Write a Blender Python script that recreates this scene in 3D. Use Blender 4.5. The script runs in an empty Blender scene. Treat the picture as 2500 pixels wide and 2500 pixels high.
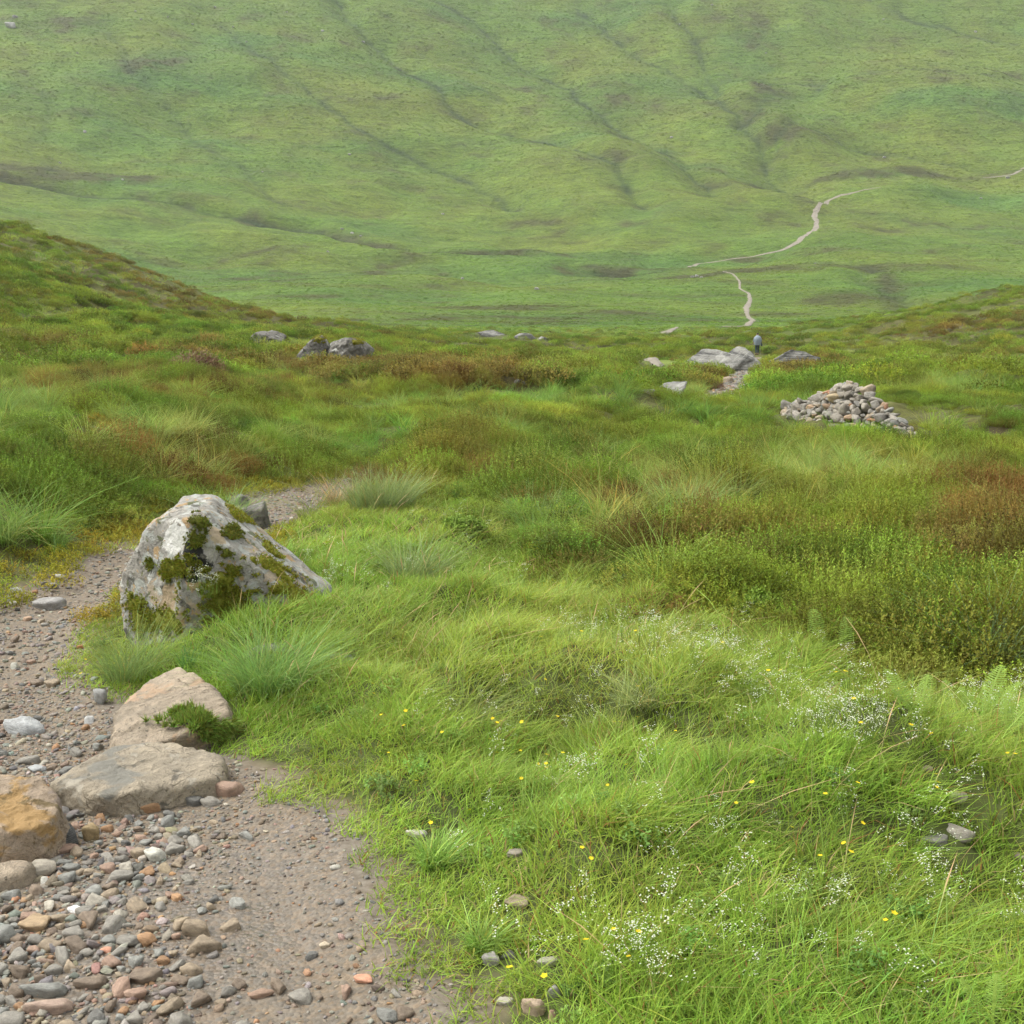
import bpy, bmesh, math, random
import numpy as np
from mathutils import Vector, Matrix

random.seed(7)
RNG = np.random.default_rng(11)
scene = bpy.context.scene
COL = scene.collection

# ------------------------------------------------------------------ camera, sky, sun, exposure
PITCH = math.radians(12.0)
HFOV = math.radians(45.0)
CAM = np.array([0.0, 0.0, 1.6])
FPX = 1250.0 / math.tan(HFOV / 2)          # focal length in photo pixels (2500 wide)

cam_d = bpy.data.cameras.new('camera')
cam_d.sensor_width = 36.0
cam_d.lens = 18.0 / math.tan(HFOV / 2)
cam_d.clip_start = 0.05
cam_d.clip_end = 6000.0
cam = bpy.data.objects.new('camera', cam_d)
COL.objects.link(cam)
cam.location = CAM
cam.rotation_euler = (math.pi / 2 - PITCH, 0, 0)
scene.camera = cam

SUN_EL, SUN_AZ = math.radians(55), math.radians(285)      # azimuth: clockwise from +Y (left, a little ahead)
world = bpy.data.worlds.new('World')
scene.world = world
world.use_nodes = True
wn, wl = world.node_tree.nodes, world.node_tree.links
wn.clear()
sky = wn.new('ShaderNodeTexSky')
sky.sky_type = 'NISHITA'
sky.sun_disc = False
sky.sun_elevation = SUN_EL
sky.sun_rotation = SUN_AZ
sky.altitude = 300
sky.air_density = 1.0
sky.dust_density = 4.0
sky.ozone_density = 1.0
hs = wn.new('ShaderNodeHueSaturation')       # a cloud sheet: the same sky without its blue
hs.inputs['Saturation'].default_value = 0.12
bg = wn.new('ShaderNodeBackground')
bg.inputs['Strength'].default_value = 0.145
wo = wn.new('ShaderNodeOutputWorld')
wl.new(sky.outputs[0], hs.inputs['Color'])
wl.new(hs.outputs[0], bg.inputs['Color'])
wl.new(bg.outputs[0], wo.inputs['Surface'])

sun_d = bpy.data.lights.new('sun', 'SUN')
sun_d.energy = 0.9
sun_d.angle = math.radians(24)
sun_d.color = (1.0, 0.97, 0.92)
sun = bpy.data.objects.new('sun', sun_d)
COL.objects.link(sun)
to_sun = Vector((math.sin(SUN_AZ) * math.cos(SUN_EL), math.cos(SUN_AZ) * math.cos(SUN_EL), math.sin(SUN_EL)))
sun.rotation_euler = to_sun.to_track_quat('Z', 'Y').to_euler()
sun.location = (20, -20, 60)

vs = scene.view_settings
vs.view_transform = 'Standard'
vs.look = 'None'
vs.exposure = 1.45
vs.gamma = 1.0
vs.use_curve_mapping = False
scene.cycles.max_bounces = 5
scene.cycles.diffuse_bounces = 3
scene.cycles.use_adaptive_sampling = True
scene.cycles.adaptive_threshold = .02
scene.cycles.use_denoising = True
scene.cycles.transmission_bounces = 4
scene.cycles.volume_bounces = 0

# ------------------------------------------------------------------ numpy helpers
def _hash(ix, iy, seed):
    h = (ix.astype(np.int64) * 374761393 + iy.astype(np.int64) * 668265263 + seed * 2147483647) & 0xFFFFFFFF
    h = ((h ^ (h >> 13)) * 1274126177) & 0xFFFFFFFF
    h = h ^ (h >> 16)
    return (h & 0xFFFFFF).astype(np.float64) / 0xFFFFFF

def vnoise(x, y, seed=0):
    x = np.asarray(x, float); y = np.asarray(y, float)
    ix, iy = np.floor(x), np.floor(y)
    fx, fy = x - ix, y - iy
    fx = fx * fx * fx * (fx * (fx * 6 - 15) + 10); fy = fy * fy * fy * (fy * (fy * 6 - 15) + 10)
    a = _hash(ix, iy, seed); b = _hash(ix + 1, iy, seed)
    c = _hash(ix, iy + 1, seed); d = _hash(ix + 1, iy + 1, seed)
    return (a + (b - a) * fx + (c - a) * fy + (a - b - c + d) * fx * fy) * 2 - 1

def fbm(x, y, scale, octv=4, seed=0, gain=0.5):
    x = np.asarray(x, float) / scale; y = np.asarray(y, float) / scale
    t, a, s = 0.0, 1.0, 0.0
    for o in range(octv):
        c, sn = math.cos(0.6 * o + 0.3), math.sin(0.6 * o + 0.3)
        t = t + a * vnoise(c * x - sn * y + 17.3 * o, sn * x + c * y - 9.1 * o, seed + o * 31)
        s += a; a *= gain; x = x * 2.03; y = y * 2.03
    return t / s * 1.6

def sstep(a, b, v):
    t = np.clip((np.asarray(v, float) - a) / (b - a), 0, 1)
    return t * t * (3 - 2 * t)

def pchip(xs, ys):
    xs = np.array(xs, float); ys = np.array(ys, float)
    h = np.diff(xs); d = np.diff(ys) / h
    m = np.zeros(len(xs))
    m[0], m[-1] = d[0], d[-1]
    for i in range(1, len(xs) - 1):
        if d[i - 1] * d[i] > 0:
            w1 = 2 * h[i] + h[i - 1]; w2 = h[i] + 2 * h[i - 1]
            m[i] = (w1 + w2) / (w1 / d[i - 1] + w2 / d[i])
    def f(x):
        x = np.clip(np.asarray(x, float), xs[0], xs[-1])
        i = np.clip(np.searchsorted(xs, x, side='right') - 1, 0, len(xs) - 2)
        t = (x - xs[i]) / h[i]
        return ((2 * t ** 3 - 3 * t ** 2 + 1) * ys[i] + (t ** 3 - 2 * t ** 2 + t) * h[i] * m[i]
                + (-2 * t ** 3 + 3 * t ** 2) * ys[i + 1] + (t ** 3 - t ** 2) * h[i] * m[i + 1])
    return f

def seg_dist(x, y, pts, w=None):
    """distance to a polyline; with w also the width interpolated at the nearest point"""
    best = np.full(np.shape(x), 1e9); bw = np.zeros(np.shape(x))
    for k in range(len(pts) - 1):
        ax, ay = pts[k][:2]; bx, by = pts[k + 1][:2]
        dx, dy = bx - ax, by - ay
        t = np.clip(((x - ax) * dx + (y - ay) * dy) / (dx * dx + dy * dy + 1e-12), 0, 1)
        d = np.hypot(x - ax - t * dx, y - ay - t * dy)
        m = d < best
        best = np.where(m, d, best)
        if w is not None:
            bw = np.where(m, w[k] + (w[k + 1] - w[k]) * t, bw)
    return (best, bw) if w is not None else best

def in_poly(x, y, pts):
    inside = np.zeros(np.shape(x), bool)
    n = len(pts)
    for k in range(n):
        x1, y1 = pts[k]; x2, y2 = pts[(k + 1) % n]
        c = ((y1 > y) != (y2 > y)) & (x < (x2 - x1) * (y - y1) / (y2 - y1 + 1e-12) + x1)
        inside ^= c
    return inside

# ------------------------------------------------------------------ the lie of the land
BASE = pchip([-400, -60, 0, 10, 30, 50, 75, 105, 130, 160, 220, 300, 400, 500, 600, 700, 800, 900, 1000, 1100, 1250, 1450, 1800, 2600],
             [32, 4.2, 0, -.70, -2.1, -3.4, -5.2, -7.1, -8.5, -10.1, -12.4, -14.6, -13.6, -8, 5, 30, 68, 112, 165, 222, 292, 340, 360, 372])
SPUR_L = pchip([-400, -160, -100, -60, -37, -28, -19, -11, -4, 0], [50, 36, 25, 15, 7.5, 4.0, 1.9, 1.1, .3, 0])
SPUR_R = pchip([0, 16, 23.7, 29.5, 38, 45, 60, 100, 180, 400], [0, 0, .3, 1.1, 2.7, 4.2, 7.5, 15, 26, 44])

def H0(x, y):
    x = np.asarray(x, float); y = np.asarray(y, float)
    z = BASE(y)
    z = z + SPUR_L(np.minimum(x, 0)) * sstep(6, 92, y) * (1 - sstep(112, 215, y))
    z = z + SPUR_R(np.maximum(x, 0)) * sstep(48, 112, y) * (1 - sstep(122, 215, y))
    z = z + sstep(250, 640, y) * (0.115 * np.clip(-x, 0, 700) + 0.02 * np.clip(x, 0, 700))
    return z

def ray(px, py):
    u = (px - 1250.0) / FPX; v = (1250.0 - py) / FPX
    c, s = math.cos(PITCH), math.sin(PITCH)
    return np.array([u, c + v * s, -s + v * c])

_TF = np.geomspace(1.2, 1900, 1500); _TC = np.geomspace(1.2, 150, 260)
def ground_at(px, py, hf=H0):
    d = ray(px, py); _T = _TC if py > 1010 else _TF
    P = CAM[:, None] + d[:, None] * _T[None, :]
    g = P[2] - hf(P[0], P[1])
    k = np.argmax(g < 0)
    if g[k] >= 0: k = len(_T) - 1
    a, b = _T[max(k - 1, 0)], _T[k]
    for _ in range(16 if py > 1010 else 22):
        m = .5 * (a + b); p = CAM + d * m
        if p[2] - float(hf(p[0], p[1])) < 0: b = m
        else: a = m
    p = CAM + d * b
    return np.array([p[0], p[1], float(hf(p[0], p[1]))])

def to_px(x, y, z):
    c, s = math.cos(PITCH), math.sin(PITCH)
    dx, dy, dz = x - CAM[0], y - CAM[1], z - CAM[2]
    f = np.maximum(dy * c - dz * s, 1e-3); v = dy * s + dz * c
    return 1250 + FPX * dx / f, 1250 - FPX * v / f

# near path: outline traced on the ground
PATH_L = [(-900, 2700), (-900, 2300), (-700, 1800), (-300, 1560), (-120, 1505), (0, 1475), (60, 1445), (130, 1410), (200, 1388), (278, 1360),
          (349, 1318), (430, 1280), (530, 1245), (576, 1213), (660, 1195), (750, 1186), (800, 1178)]
PATH_R = [(815, 1205), (783, 1250), (700, 1270), (647, 1289), (560, 1320), (400, 1400), (300, 1450), (225, 1520), (212, 1580), (205, 1640), (215, 1690),
          (262, 1740), (285, 1800), (420, 1835), (540, 1880), (580, 1905), (620, 1930), (740, 1968), (800, 2050), (835, 2150), (890, 2240), (935, 2320), (1000, 2440), (1060, 2560), (1110, 2700)]
PATH_POLY = [tuple(ground_at(*p)[:2]) for p in PATH_L + PATH_R]
g = PATH_POLY
PATH_POLY = [(-4.0, -1.5)] + g + [(0.9, -1.5)]
MID_PX = [(800, 1200), (900, 1150), (1100, 1072), (1400, 1030), (1650, 1006), (1755, 990), (1772, 966), (1788, 945), (1800, 925), (1830, 900), (1845, 872)]
MID_W = [.25, .02, .02, .02, .3, .42, .42, .40, .36, .4, .8]
MID = [tuple(ground_at(*p)[:2]) for p in MID_PX]
PEAT_PX = [(2390, 1080), (2440, 1086), (2520, 1092), (2700, 1100)]
PEAT = [tuple(ground_at(*p)[:2]) for p in PEAT_PX]

def path_sd(x, y):
    """signed distance to the near path (negative on it)"""
    x = np.asarray(x, float); y = np.asarray(y, float)
    out = np.full(x.shape, 9.0)
    m = (np.hypot(x, y) < 130) & (y > -4)
    if m.any():
        xs, ys = x[m], y[m]
        d = seg_dist(xs, ys, PATH_POLY + PATH_POLY[:1])
        d = np.where(in_poly(xs, ys, PATH_POLY), -d, d)
        dm, w = seg_dist(xs, ys, MID, MID_W)
        wob = .10 * fbm(xs, ys, .55, 3, 5) * np.minimum(1, np.hypot(xs, ys) / 4)
        out[m] = np.minimum(np.minimum(d, dm - w) + wob, 9)
    return out

# streams, gullies and hummocks on the far side
GULLY_PX = [
    ([(0, 432), (200, 470), (420, 500), (640, 535), (780, 550), (900, 590), (1040, 622), (1250, 642), (1430, 655), (1640, 668)], 5, 4.5),
    ([(800, 0), (920, 110), (1010, 190), (1065, 240), (1200, 300), (1330, 370), (1480, 450), (1600, 540)], 9, 6),
    ([(1080, 0), (1210, 80), (1320, 160), (1420, 250), (1560, 330), (1680, 420), (1760, 500)], 11, 7),
    ([(1400, 0), (1520, 80), (1640, 160), (1760, 230), (1790, 300), (1830, 380), (1900, 440), (1960, 510)], 12, 8),
    ([(520, 60), (640, 160), (760, 250), (900, 330), (1100, 420), (1260, 520)], 8, 3.5),
    ([(250, 80), (330, 190), (480, 300), (600, 400), (700, 500)], 8, 2.5),
    ([(1990, 200), (1880, 250), (1800, 310)], 9, 4),
    ([(2500, 400), (2300, 375), (2120, 345), (1960, 320), (1830, 380)], 6, 3),
    ([(2500, 210), (2300, 196), (2100, 198), (1900, 190), (1790, 182)], 7, 2.5),
    ([(1650, 660), (1900, 668), (2150, 690), (2500, 720)], 5, 2.0),
    ([(1640, 20), (1700, 110), (1770, 220)], 8, 4),
    ([(2500, 90), (2250, 40), (2050, -40)], 9, 4),
    ([(60, 200), (120, 330), (110, 420)], 7, 2),
    ([(1000, 560), (1100, 575), (1240, 600)], 5, 1.5),
]
GULLY = [([tuple(ground_at(*p)[:2]) for p in pl], w, d) for pl, w, d in GULLY_PX]

def gully_field(x, y):
    x = np.asarray(x, float); y = np.asarray(y, float)
    dep = np.zeros(x.shape); msk = np.zeros(x.shape)
    m = y > 190
    if m.any():
        xs, ys = x[m], y[m]
        wx = xs + 9 * fbm(xs, ys, 55, 5, 71); wy = ys + 9 * fbm(xs, ys, 55, 5, 72)
        D = np.zeros(xs.shape); M = np.zeros(xs.shape)
        for pl, w, d in GULLY:
            ds = seg_dist(wx, wy, pl)
            D += .58 * (-d * np.exp(-(ds / w) ** 1.5) + .35 * d * np.exp(-((ds - 2.6 * w) / (1.6 * w)) ** 2))
            M = np.maximum(M, (.28 * np.exp(-(ds / (w * .9)) ** 2) + .65 * np.exp(-(ds / 1.9) ** 2)) * min(1, d / 4))
        dep[m] = D; msk[m] = M
    return dep, msk

BUMPS_PX = [(1830, 235, 26, 7), (1800, 300, 26, 6), (1930, 352, 30, 9), (2150, 440, 45, 6), (1400, 420, 60, 10), (2300, 230, 60, 8)]
BUMPS = [(ground_at(a, b)[:2], r, h) for a, b, r, h in BUMPS_PX]

def hum(x, y):
    """heather hummocks (1) between grassy hollows (0)"""
    return sstep(-.60, .15, fbm(x, y, 2.2, 3, 60) + .5 * fbm(x, y, 9, 2, 61))

def H(x, y):
    x = np.asarray(x, float); y = np.asarray(y, float)
    r = np.hypot(x, y)
    z = H0(x, y)
    far = sstep(140, 420, r)
    z = z + gully_field(x, y)[0]
    z = z + far * (7.0 * fbm(x, y, 130, 4, 3) + 1.3 * fbm(x, y, 26, 3, 4)) * (1 - .6 * np.exp(-((y - 330) / 120) ** 2))
    for (bx, by), rr, hh in BUMPS:
        z = z + hh * np.exp(-(((x - bx) ** 2 + (y - by) ** 2) / rr ** 2) ** 1.5)
    mid = sstep(8, 40, r) * (1 - sstep(150, 260, r))
    calm = sstep(.8, 6, seg_dist(x, y, MID[4:]))
    z = z + .6 * fbm(x, y, 9, 3, 15) * sstep(85, 110, y) * (1 - sstep(140, 190, y)) * calm
    z = z + mid * calm * (.55 * fbm(x, y, 13, 3, 8) + .16 * fbm(x, y, 3.2, 2, 9) + .26 * hum(x, y) - .1)
    # vegetated humps beside a slightly sunken path
    sd = path_sd(x, y)
    off = sstep(0.0, .9, sd)
    near = sstep(2.0, 4.0, r) * (1 - sstep(30, 60, r))
    z = z + near * off * (.09 + .08 * fbm(x, y, 1.1, 2, 12) + .075 * fbm(x, y, .42, 2, 13))
    left = sstep(.1, 2.2, sd) * sstep(-1.0, -3.5, x + .10 * y) * sstep(5, 9, y) * (1 - sstep(16, 40, y))
    z = z + .55 * left
    lt = y - np.interp(x, LEDGE[0], LEDGE[1]) + .10 * fbm(x, y, .8, 2, 14)
    lz = (.14 - .09 * sstep(.8, 1.4, x)) * sstep(-.10, .18, lt) * (1 - sstep(.25, 1.5, lt)) - .07 * np.exp(-((lt + .09) / .09) ** 2)
    z = z + lz * sstep(LEDGE[0][0], LEDGE[0][0] + .4, x) * (r < 20) * (sd > .05)
    # the low ridge that hides the path's next stretch
    z = z + .35 * np.exp(-(seg_dist(x, y, RIDGE) / 1.3) ** 2) * sstep(.0, 1.2, sd)
    z = z - .035 * (sd < 0) * (1 - sstep(20, 40, r)) * np.clip(-sd / .2, 0, 1)
    z = z - .30 * np.exp(-(seg_dist(x, y, PEAT) / .55) ** 2)
    return z
LEDGE_P = [ground_at(*p) for p in [(930, 1700), (1100, 1755), (1340, 1765), (1480, 1775), (1680, 1840), (1900, 1930), (2100, 2000), (2300, 2080), (2600, 2180), (2900, 2250)]]
LEDGE = ([q[0] for q in LEDGE_P], [q[1] for q in LEDGE_P])
RIDGE = [tuple(ground_at(*p)[:2]) for p in [(960, 1190), (1060, 1140), (1200, 1100), (1500, 1050)]]

# where things grow, judged by the place each bit of ground has in the photograph
def blob(px, py, lst):
    t = np.zeros(np.shape(px))
    for cx, cy, rx, ry, a in lst:
        t = t + a * np.exp(-(((px - cx) / rx) ** 2 + ((py - cy) / ry) ** 2))
    return t

LUSH_B = ([-800, 0, 560, 640, 900, 1150, 1300, 1500, 2000, 2200, 2500, 3200], [1600, 1500, 1330, 1290, 1265, 1300, 1450, 1520, 1600, 1700, 1740, 1740])
BROWN = [(2400, 1450, 170, 90, .8), (2440, 1330, 140, 70, .6), (2250, 1180, 120, 60, .4), (1715, 1340, 60, 45, .9), (1560, 1400, 70, 35, .6), (1620, 1270, 60, 40, .5), (2130, 1500, 60, 30, .7), (1580, 1290, 60, 40, .4),
         (950, 925, 330, 45, .55), (760, 950, 160, 45, .5), (480, 905, 130, 45, .7), (130, 900, 150, 60, .4), (1150, 985, 160, 40, .7), (1950, 910, 110, 25, .8), (1720, 950, 60, 40, .7),
         (300, 640, 160, 60, .55), (500, 720, 200, 50, .5), (900, 790, 330, 25, .6), (2250, 820, 180, 40, .5), (2430, 800, 120, 40, .5), (300, 1060, 160, 50, .4), (150, 1130, 140, 50, .3), (1330, 1000, 120, 30, .4), (2330, 1090, 160, 20, .8)]
PALE = [(1650, 1225, 120, 70, .8), (1350, 1250, 130, 40, .5), (740, 1075, 130, 60, .8), (420, 1250, 210, 60, .7), (560, 1190, 160, 50, .5), (1980, 1150, 210, 60, .8), (2060, 1200, 140, 45, .6), (2250, 880, 260, 28, 1.0),
        (2350, 980, 170, 40, .9), (1640, 895, 120, 20, .8), (1250, 890, 170, 14, .9), (2200, 1060, 160, 50, .3), (120, 640, 90, 40, .6), (60, 800, 150, 60, .5), (2350, 1170, 160, 40, .4), (1900, 960, 120, 30, .8), (1850, 1010, 90, 40, .7), (2000, 830, 140, 30, .8), (150, 740, 200, 30, .4)]
BILB = [(1440, 1370, 200, 80, .7), (1820, 1430, 130, 70, .9), (1250, 1330, 140, 60, .6), (1130, 1250, 90, 40, .8), (800, 1110, 200, 45, .6), (560, 1120, 120, 40, .5), (1650, 1420, 100, 60, .5), (120, 1230, 120, 60, .4)]

def fields(x, y):
    z = H0(x, y)
    px, py = to_px(x, y, z)
    r = np.hypot(x, y)
    inv = y < .5
    py = np.where(inv, 2500, py); px = np.where(inv, 1600, px)
    n1 = fbm(x, y, 1.4, 3, 40); n2 = fbm(x, y, 6.0, 3, 41); n3 = fbm(x, y, 18, 3, 42)
    yb = np.interp(px, *LUSH_B)
    lush = 1 / (1 + np.exp(-np.clip((py - yb + 80 * n1 + 60 * n2) / 22, -30, 30)))
    brown = np.clip(.17 + blob(px, py, BROWN) + .34 * n1 * (r < 40) + .42 * n2 + .26 * n3, 0, 1)
    pale = np.clip(blob(px, py, PALE) + .45 * n2 + .25 * n3 - .16, 0, 1)
    bil = np.clip(blob(px, py, BILB) + .4 * n1 - .12, 0, 1)
    return dict(px=px, py=py, r=r, lush=lush, brown=brown, pale=pale, bil=bil, n1=n1, n2=n2, n3=n3)

FARBROWN = [(1450, 700, 150, 7, .9), (1700, 692, 120, 8, .9), (1300, 760, 200, 7, .8), (1000, 720, 150, 7, .7), (700, 690, 150, 6, .8), (500, 650, 140, 6, .7), (2100, 740, 200, 7, .8), (1950, 690, 160, 7, .8), (2250, 690, 150, 7, .9), (1500, 775, 120, 6, .9), (620, 600, 160, 6, .7), (1900, 770, 150, 6, .8), (1100, 790, 250, 6, .8), (800, 740, 160, 6, .7), (1700, 790, 200, 5, .7),
            (100, 410, 130, 22, 1.1), (220, 435, 120, 20, 1.0), (310, 445, 60, 14, .8), (450, 495, 60, 12, .7), (600, 515, 70, 9, .7), (1250, 632, 180, 8, .9), (950, 640, 110, 14, .9), (1030, 670, 60, 10, .8), (820, 570, 90, 8, .6),
            (740, 112, 90, 16, .6), (330, 170, 60, 26, .6), (430, 165, 60, 30, .7), (1830, 60, 40, 50, .8), (1730, 60, 30, 40, .5), (1860, 235, 55, 35, 1.0), (1830, 300, 40, 18, .8), (1910, 355, 50, 30, 1.1), (1590, 250, 120, 40, .5),
            (2210, 425, 90, 16, 1.0), (2030, 435, 50, 14, .8), (2380, 415, 80, 12, .8), (2290, 215, 60, 20, .8), (2450, 170, 80, 18, .6), (1770, 470, 70, 22, .8), (1880, 455, 50, 16, .7), (1950, 500, 40, 22, .7), (1740, 430, 40, 15, .6),
            (1550, 665, 200, 12, .9), (2050, 648, 200, 8, .8), (1600, 700, 160, 12, .6), (1850, 640, 60, 8, .5), (2100, 560, 300, 30, .3), (1350, 560, 160, 25, .3), (1500, 440, 110, 20, .4), (1290, 200, 70, 20, .4), (620, 55, 90, 18, .5), (200, 60, 120, 20, .5), (930, 260, 60, 12, .5)]

def far_color(x, y):
    """the hill's own plant cover: greens, heather browns, rushes in the gullies"""
    px, py = to_px(x, y, H0(x, y))
    d, gm = gully_field(x, y)
    a = fbm(x, y, 70, 4, 50); b = fbm(x, y, 16, 4, 51); c = fbm(x * .5, y, 40, 4, 52)
    e = fbm(x, y, 5.0, 3, 53)
    sb = np.maximum(np.exp(-(seg_dist(x, y - 3.5, GULLY[0][0]) / 5.0) ** 2), .9 * np.exp(-(seg_dist(x, y, GULLY[9][0]) / 5) ** 2)) * np.clip(.75 + .9 * b, .1, 1)
    g1 = np.array([.100, .166, .024]); g2 = np.array([.142, .181, .026]); g3 = np.array([.070, .150, .030])
    br = np.array([.062, .066, .020]); dk = np.array([.034, .058, .020])
    t = np.clip(.45 + .55 * a + .25 * b, 0, 1)[..., None]
    colr = g1 * (1 - t) + g2 * t
    u = np.clip(c * 1.1 + .2 * b - .05, 0, 1)[..., None] * .75
    colr = colr * (1 - u) + g3 * u
    w = np.clip(blob(px, py, FARBROWN) * (0.85 + .9 * b + .6 * e) + np.clip(b * .9 + e * .6 - .30, 0, 1) * .75, 0, .95)[..., None]
    colr = colr * (1 - w) + br * w
    k = np.clip(gm * (.9 + .5 * b), 0, 1)[..., None] * .85
    sb = np.clip(sb, 0, .9)[..., None]; colr = colr * (1 - sb) + np.array([.058, .060, .022]) * sb
    colr = colr * (1 - k) + dk * k
    return colr * (.85 * (1 + .16 * e))[..., None]

def near_color(F, x, y):
    heath = np.array([.080, .082, .024]); gr = np.array([.115, .150, .035]); palec = np.array([.125, .165, .03]); brn = np.array([.082, .064, .024])
    L = F['lush'][..., None]; P = F['pale'][..., None]; B = F['brown'][..., None]
    cc = heath * (1 - .8 * B) + brn * .8 * B
    cc = cc * (1 - P) + palec * P
    return cc * (1 - L) + np.array([.062, .075, .022]) * L

# ------------------------------------------------------------------ material helpers
def newmat(name):
    m = bpy.data.materials.new(name); m.use_nodes = True
    nt = m.node_tree; nt.nodes.clear()
    return m, nt.nodes, nt.links

def N(nodes, kind, **kw):
    n = nodes.new(kind)
    for k, v in kw.items():
        if hasattr(n, k): setattr(n, k, v)
        else: n.inputs[k.replace('_', ' ')].default_value = v
    return n

def noise(nodes, links, vec, scale, detail=5, rough=.55, dist=0.0):
    n = nodes.new('ShaderNodeTexNoise')
    n.inputs['Scale'].default_value = scale; n.inputs['Detail'].default_value = detail
    n.inputs['Roughness'].default_value = rough; n.inputs['Distortion'].default_value = dist
    if vec is not None: links.new(vec, n.inputs['Vector'])
    return n.outputs['Fac']

def ramp(nodes, links, fac, stops, interp='LINEAR'):
    n = nodes.new('ShaderNodeValToRGB'); cr = n.color_ramp; cr.interpolation = interp
    while len(cr.elements) > 1: cr.elements.remove(cr.elements[-1])
    cr.elements[0].position = stops[0][0]; cr.elements[0].color = tuple(stops[0][1]) + (1,) if len(stops[0][1]) == 3 else stops[0][1]
    for p, c in stops[1:]:
        e = cr.elements.new(p); e.color = tuple(c) + (1,) if len(c) == 3 else c
    links.new(fac, n.inputs['Fac'])
    return n.outputs['Color']

def mix(nodes, links, fac, a, b, mode='MIX'):
    n = nodes.new('ShaderNodeMix'); n.data_type = 'RGBA'; n.blend_type = mode
    for sock, v in ((n.inputs[0], fac), (n.inputs[6], a), (n.inputs[7], b)):
        if isinstance(v, bpy.types.NodeSocket): links.new(v, sock)
        elif isinstance(v, (int, float)): sock.default_value = v
        else: sock.default_value = tuple(v) + (1,) if len(v) == 3 else v
    return n.outputs[2]

def math_n(nodes, links, op, a, b=0.0, clamp=False):
    n = nodes.new('ShaderNodeMath'); n.operation = op; n.use_clamp = clamp
    for sock, v in ((n.inputs[0], a), (n.inputs[1], b)):
        if isinstance(v, bpy.types.NodeSocket): links.new(v, sock)
        else: sock.default_value = v
    return n.outputs[0]

def finish(nodes, links, color, rough=.8, bump=None, strength=.5, dist=.02, spec=.3, bump2=None):
    p = nodes.new('ShaderNodeBsdfPrincipled'); o = nodes.new('ShaderNodeOutputMaterial')
    links.new(color, p.inputs['Base Color'])
    if isinstance(rough, bpy.types.NodeSocket): links.new(rough, p.inputs['Roughness'])
    else: p.inputs['Roughness'].default_value = rough
    p.inputs['Specular IOR Level'].default_value = spec
    if bump is not None:
        b = nodes.new('ShaderNodeBump'); b.inputs['Strength'].default_value = strength; b.inputs['Distance'].default_value = dist
        links.new(bump, b.inputs['Height']); links.new(b.outputs[0], p.inputs['Normal'])
    links.new(p.outputs[0], o.inputs['Surface'])
    return p

def coords(nodes, kind='Object'):
    return nodes.new('ShaderNodeTexCoord').outputs[kind]

def attr(nodes, name, kind='GEOMETRY'):
    a = nodes.new('ShaderNodeAttribute'); a.attribute_name = name; a.attribute_type = kind
    return a

def ground_material():
    m, n, l = newmat('hill_turf')
    co = coords(n)
    col = attr(n, 'col').outputs['Color']
    k = N(n, 'ShaderNodeAttribute', attribute_name='far').outputs['Fac']
    f1 = noise(n, l, co, .55, 8, .65); f2 = noise(n, l, co, 9.0, 6, .6)
    mp = n.new('ShaderNodeMapping'); mp.inputs['Scale'].default_value = (.35, 1.0, 1.6); l.new(co, mp.inputs['Vector'])
    f3 = noise(n, l, mp.outputs[0], .22, 8, .68, .6); f4 = noise(n, l, mp.outputs[0], .045, 6, .6, .8)
    v1 = ramp(n, l, f1, [(.25, (.58, .58, .56)), (.5, (1, 1, 1)), (.75, (1.35, 1.28, 1.15))])
    v1 = mix(n, l, 1.0, v1, ramp(n, l, f3, [(.30, (.60, .60, .58)), (.46, (.98, .99, 1)), (.70, (1.18, 1.16, 1.10))]), 'MULTIPLY')
    v1 = mix(n, l, 1.0, v1, ramp(n, l, f4, [(.33, (.86, .86, .78)), (.48, (1, 1, 1)), (.68, (1.06, 1.10, 1.06))]), 'MULTIPLY')
    v2 = ramp(n, l, f2, [(.25, (.6, .55, .5)), (.55, (1, 1, 1)), (.8, (1.3, 1.25, 1.1))])
    f5 = noise(n, l, co, 1.3, 6, .7, .5)
    v2 = mix(n, l, 1.0, v2, ramp(n, l, f5, [(.3, (.55, .58, .5)), (.5, (1, 1, 1)), (.7, (1.3, 1.3, 1.2))]), 'MULTIPLY')
    v = mix(n, l, k, v2, v1)
    c = mix(n, l, 1.0, col, v, 'MULTIPLY')
    s1 = noise(n, l, co, 38, 6, .65)
    sc = ramp(n, l, s1, [(.25, (.080, .064, .045)), (.5, (.148, .126, .096)), (.7, (.202, .177, .140)), (.85, (.272, .243, .200))])
    so = math_n(n, l, 'MULTIPLY', attr(n, 'soil').outputs['Fac'], 1.0, True)
    c = mix(n, l, so, c, sc)
    b = n.new('ShaderNodeBump'); b.inputs['Distance'].default_value = 1.3; b.inputs['Strength'].default_value = .7
    p = n.new('ShaderNodeBsdfPrincipled'); o = n.new('ShaderNodeOutputMaterial')
    l.new(c, p.inputs['Base Color']); p.inputs['Roughness'].default_value = .9; p.inputs['Specular IOR Level'].default_value = .15
    hgt = math_n(n, l, 'MULTIPLY', math_n(n, l, 'ADD', f1, math_n(n, l, 'MULTIPLY', f3, 2.0)), k)
    l.new(hgt, b.inputs['Height']); l.new(b.outputs[0], p.inputs['Normal'])
    l.new(p.outputs[0], o.inputs['Surface'])
    return m

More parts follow.
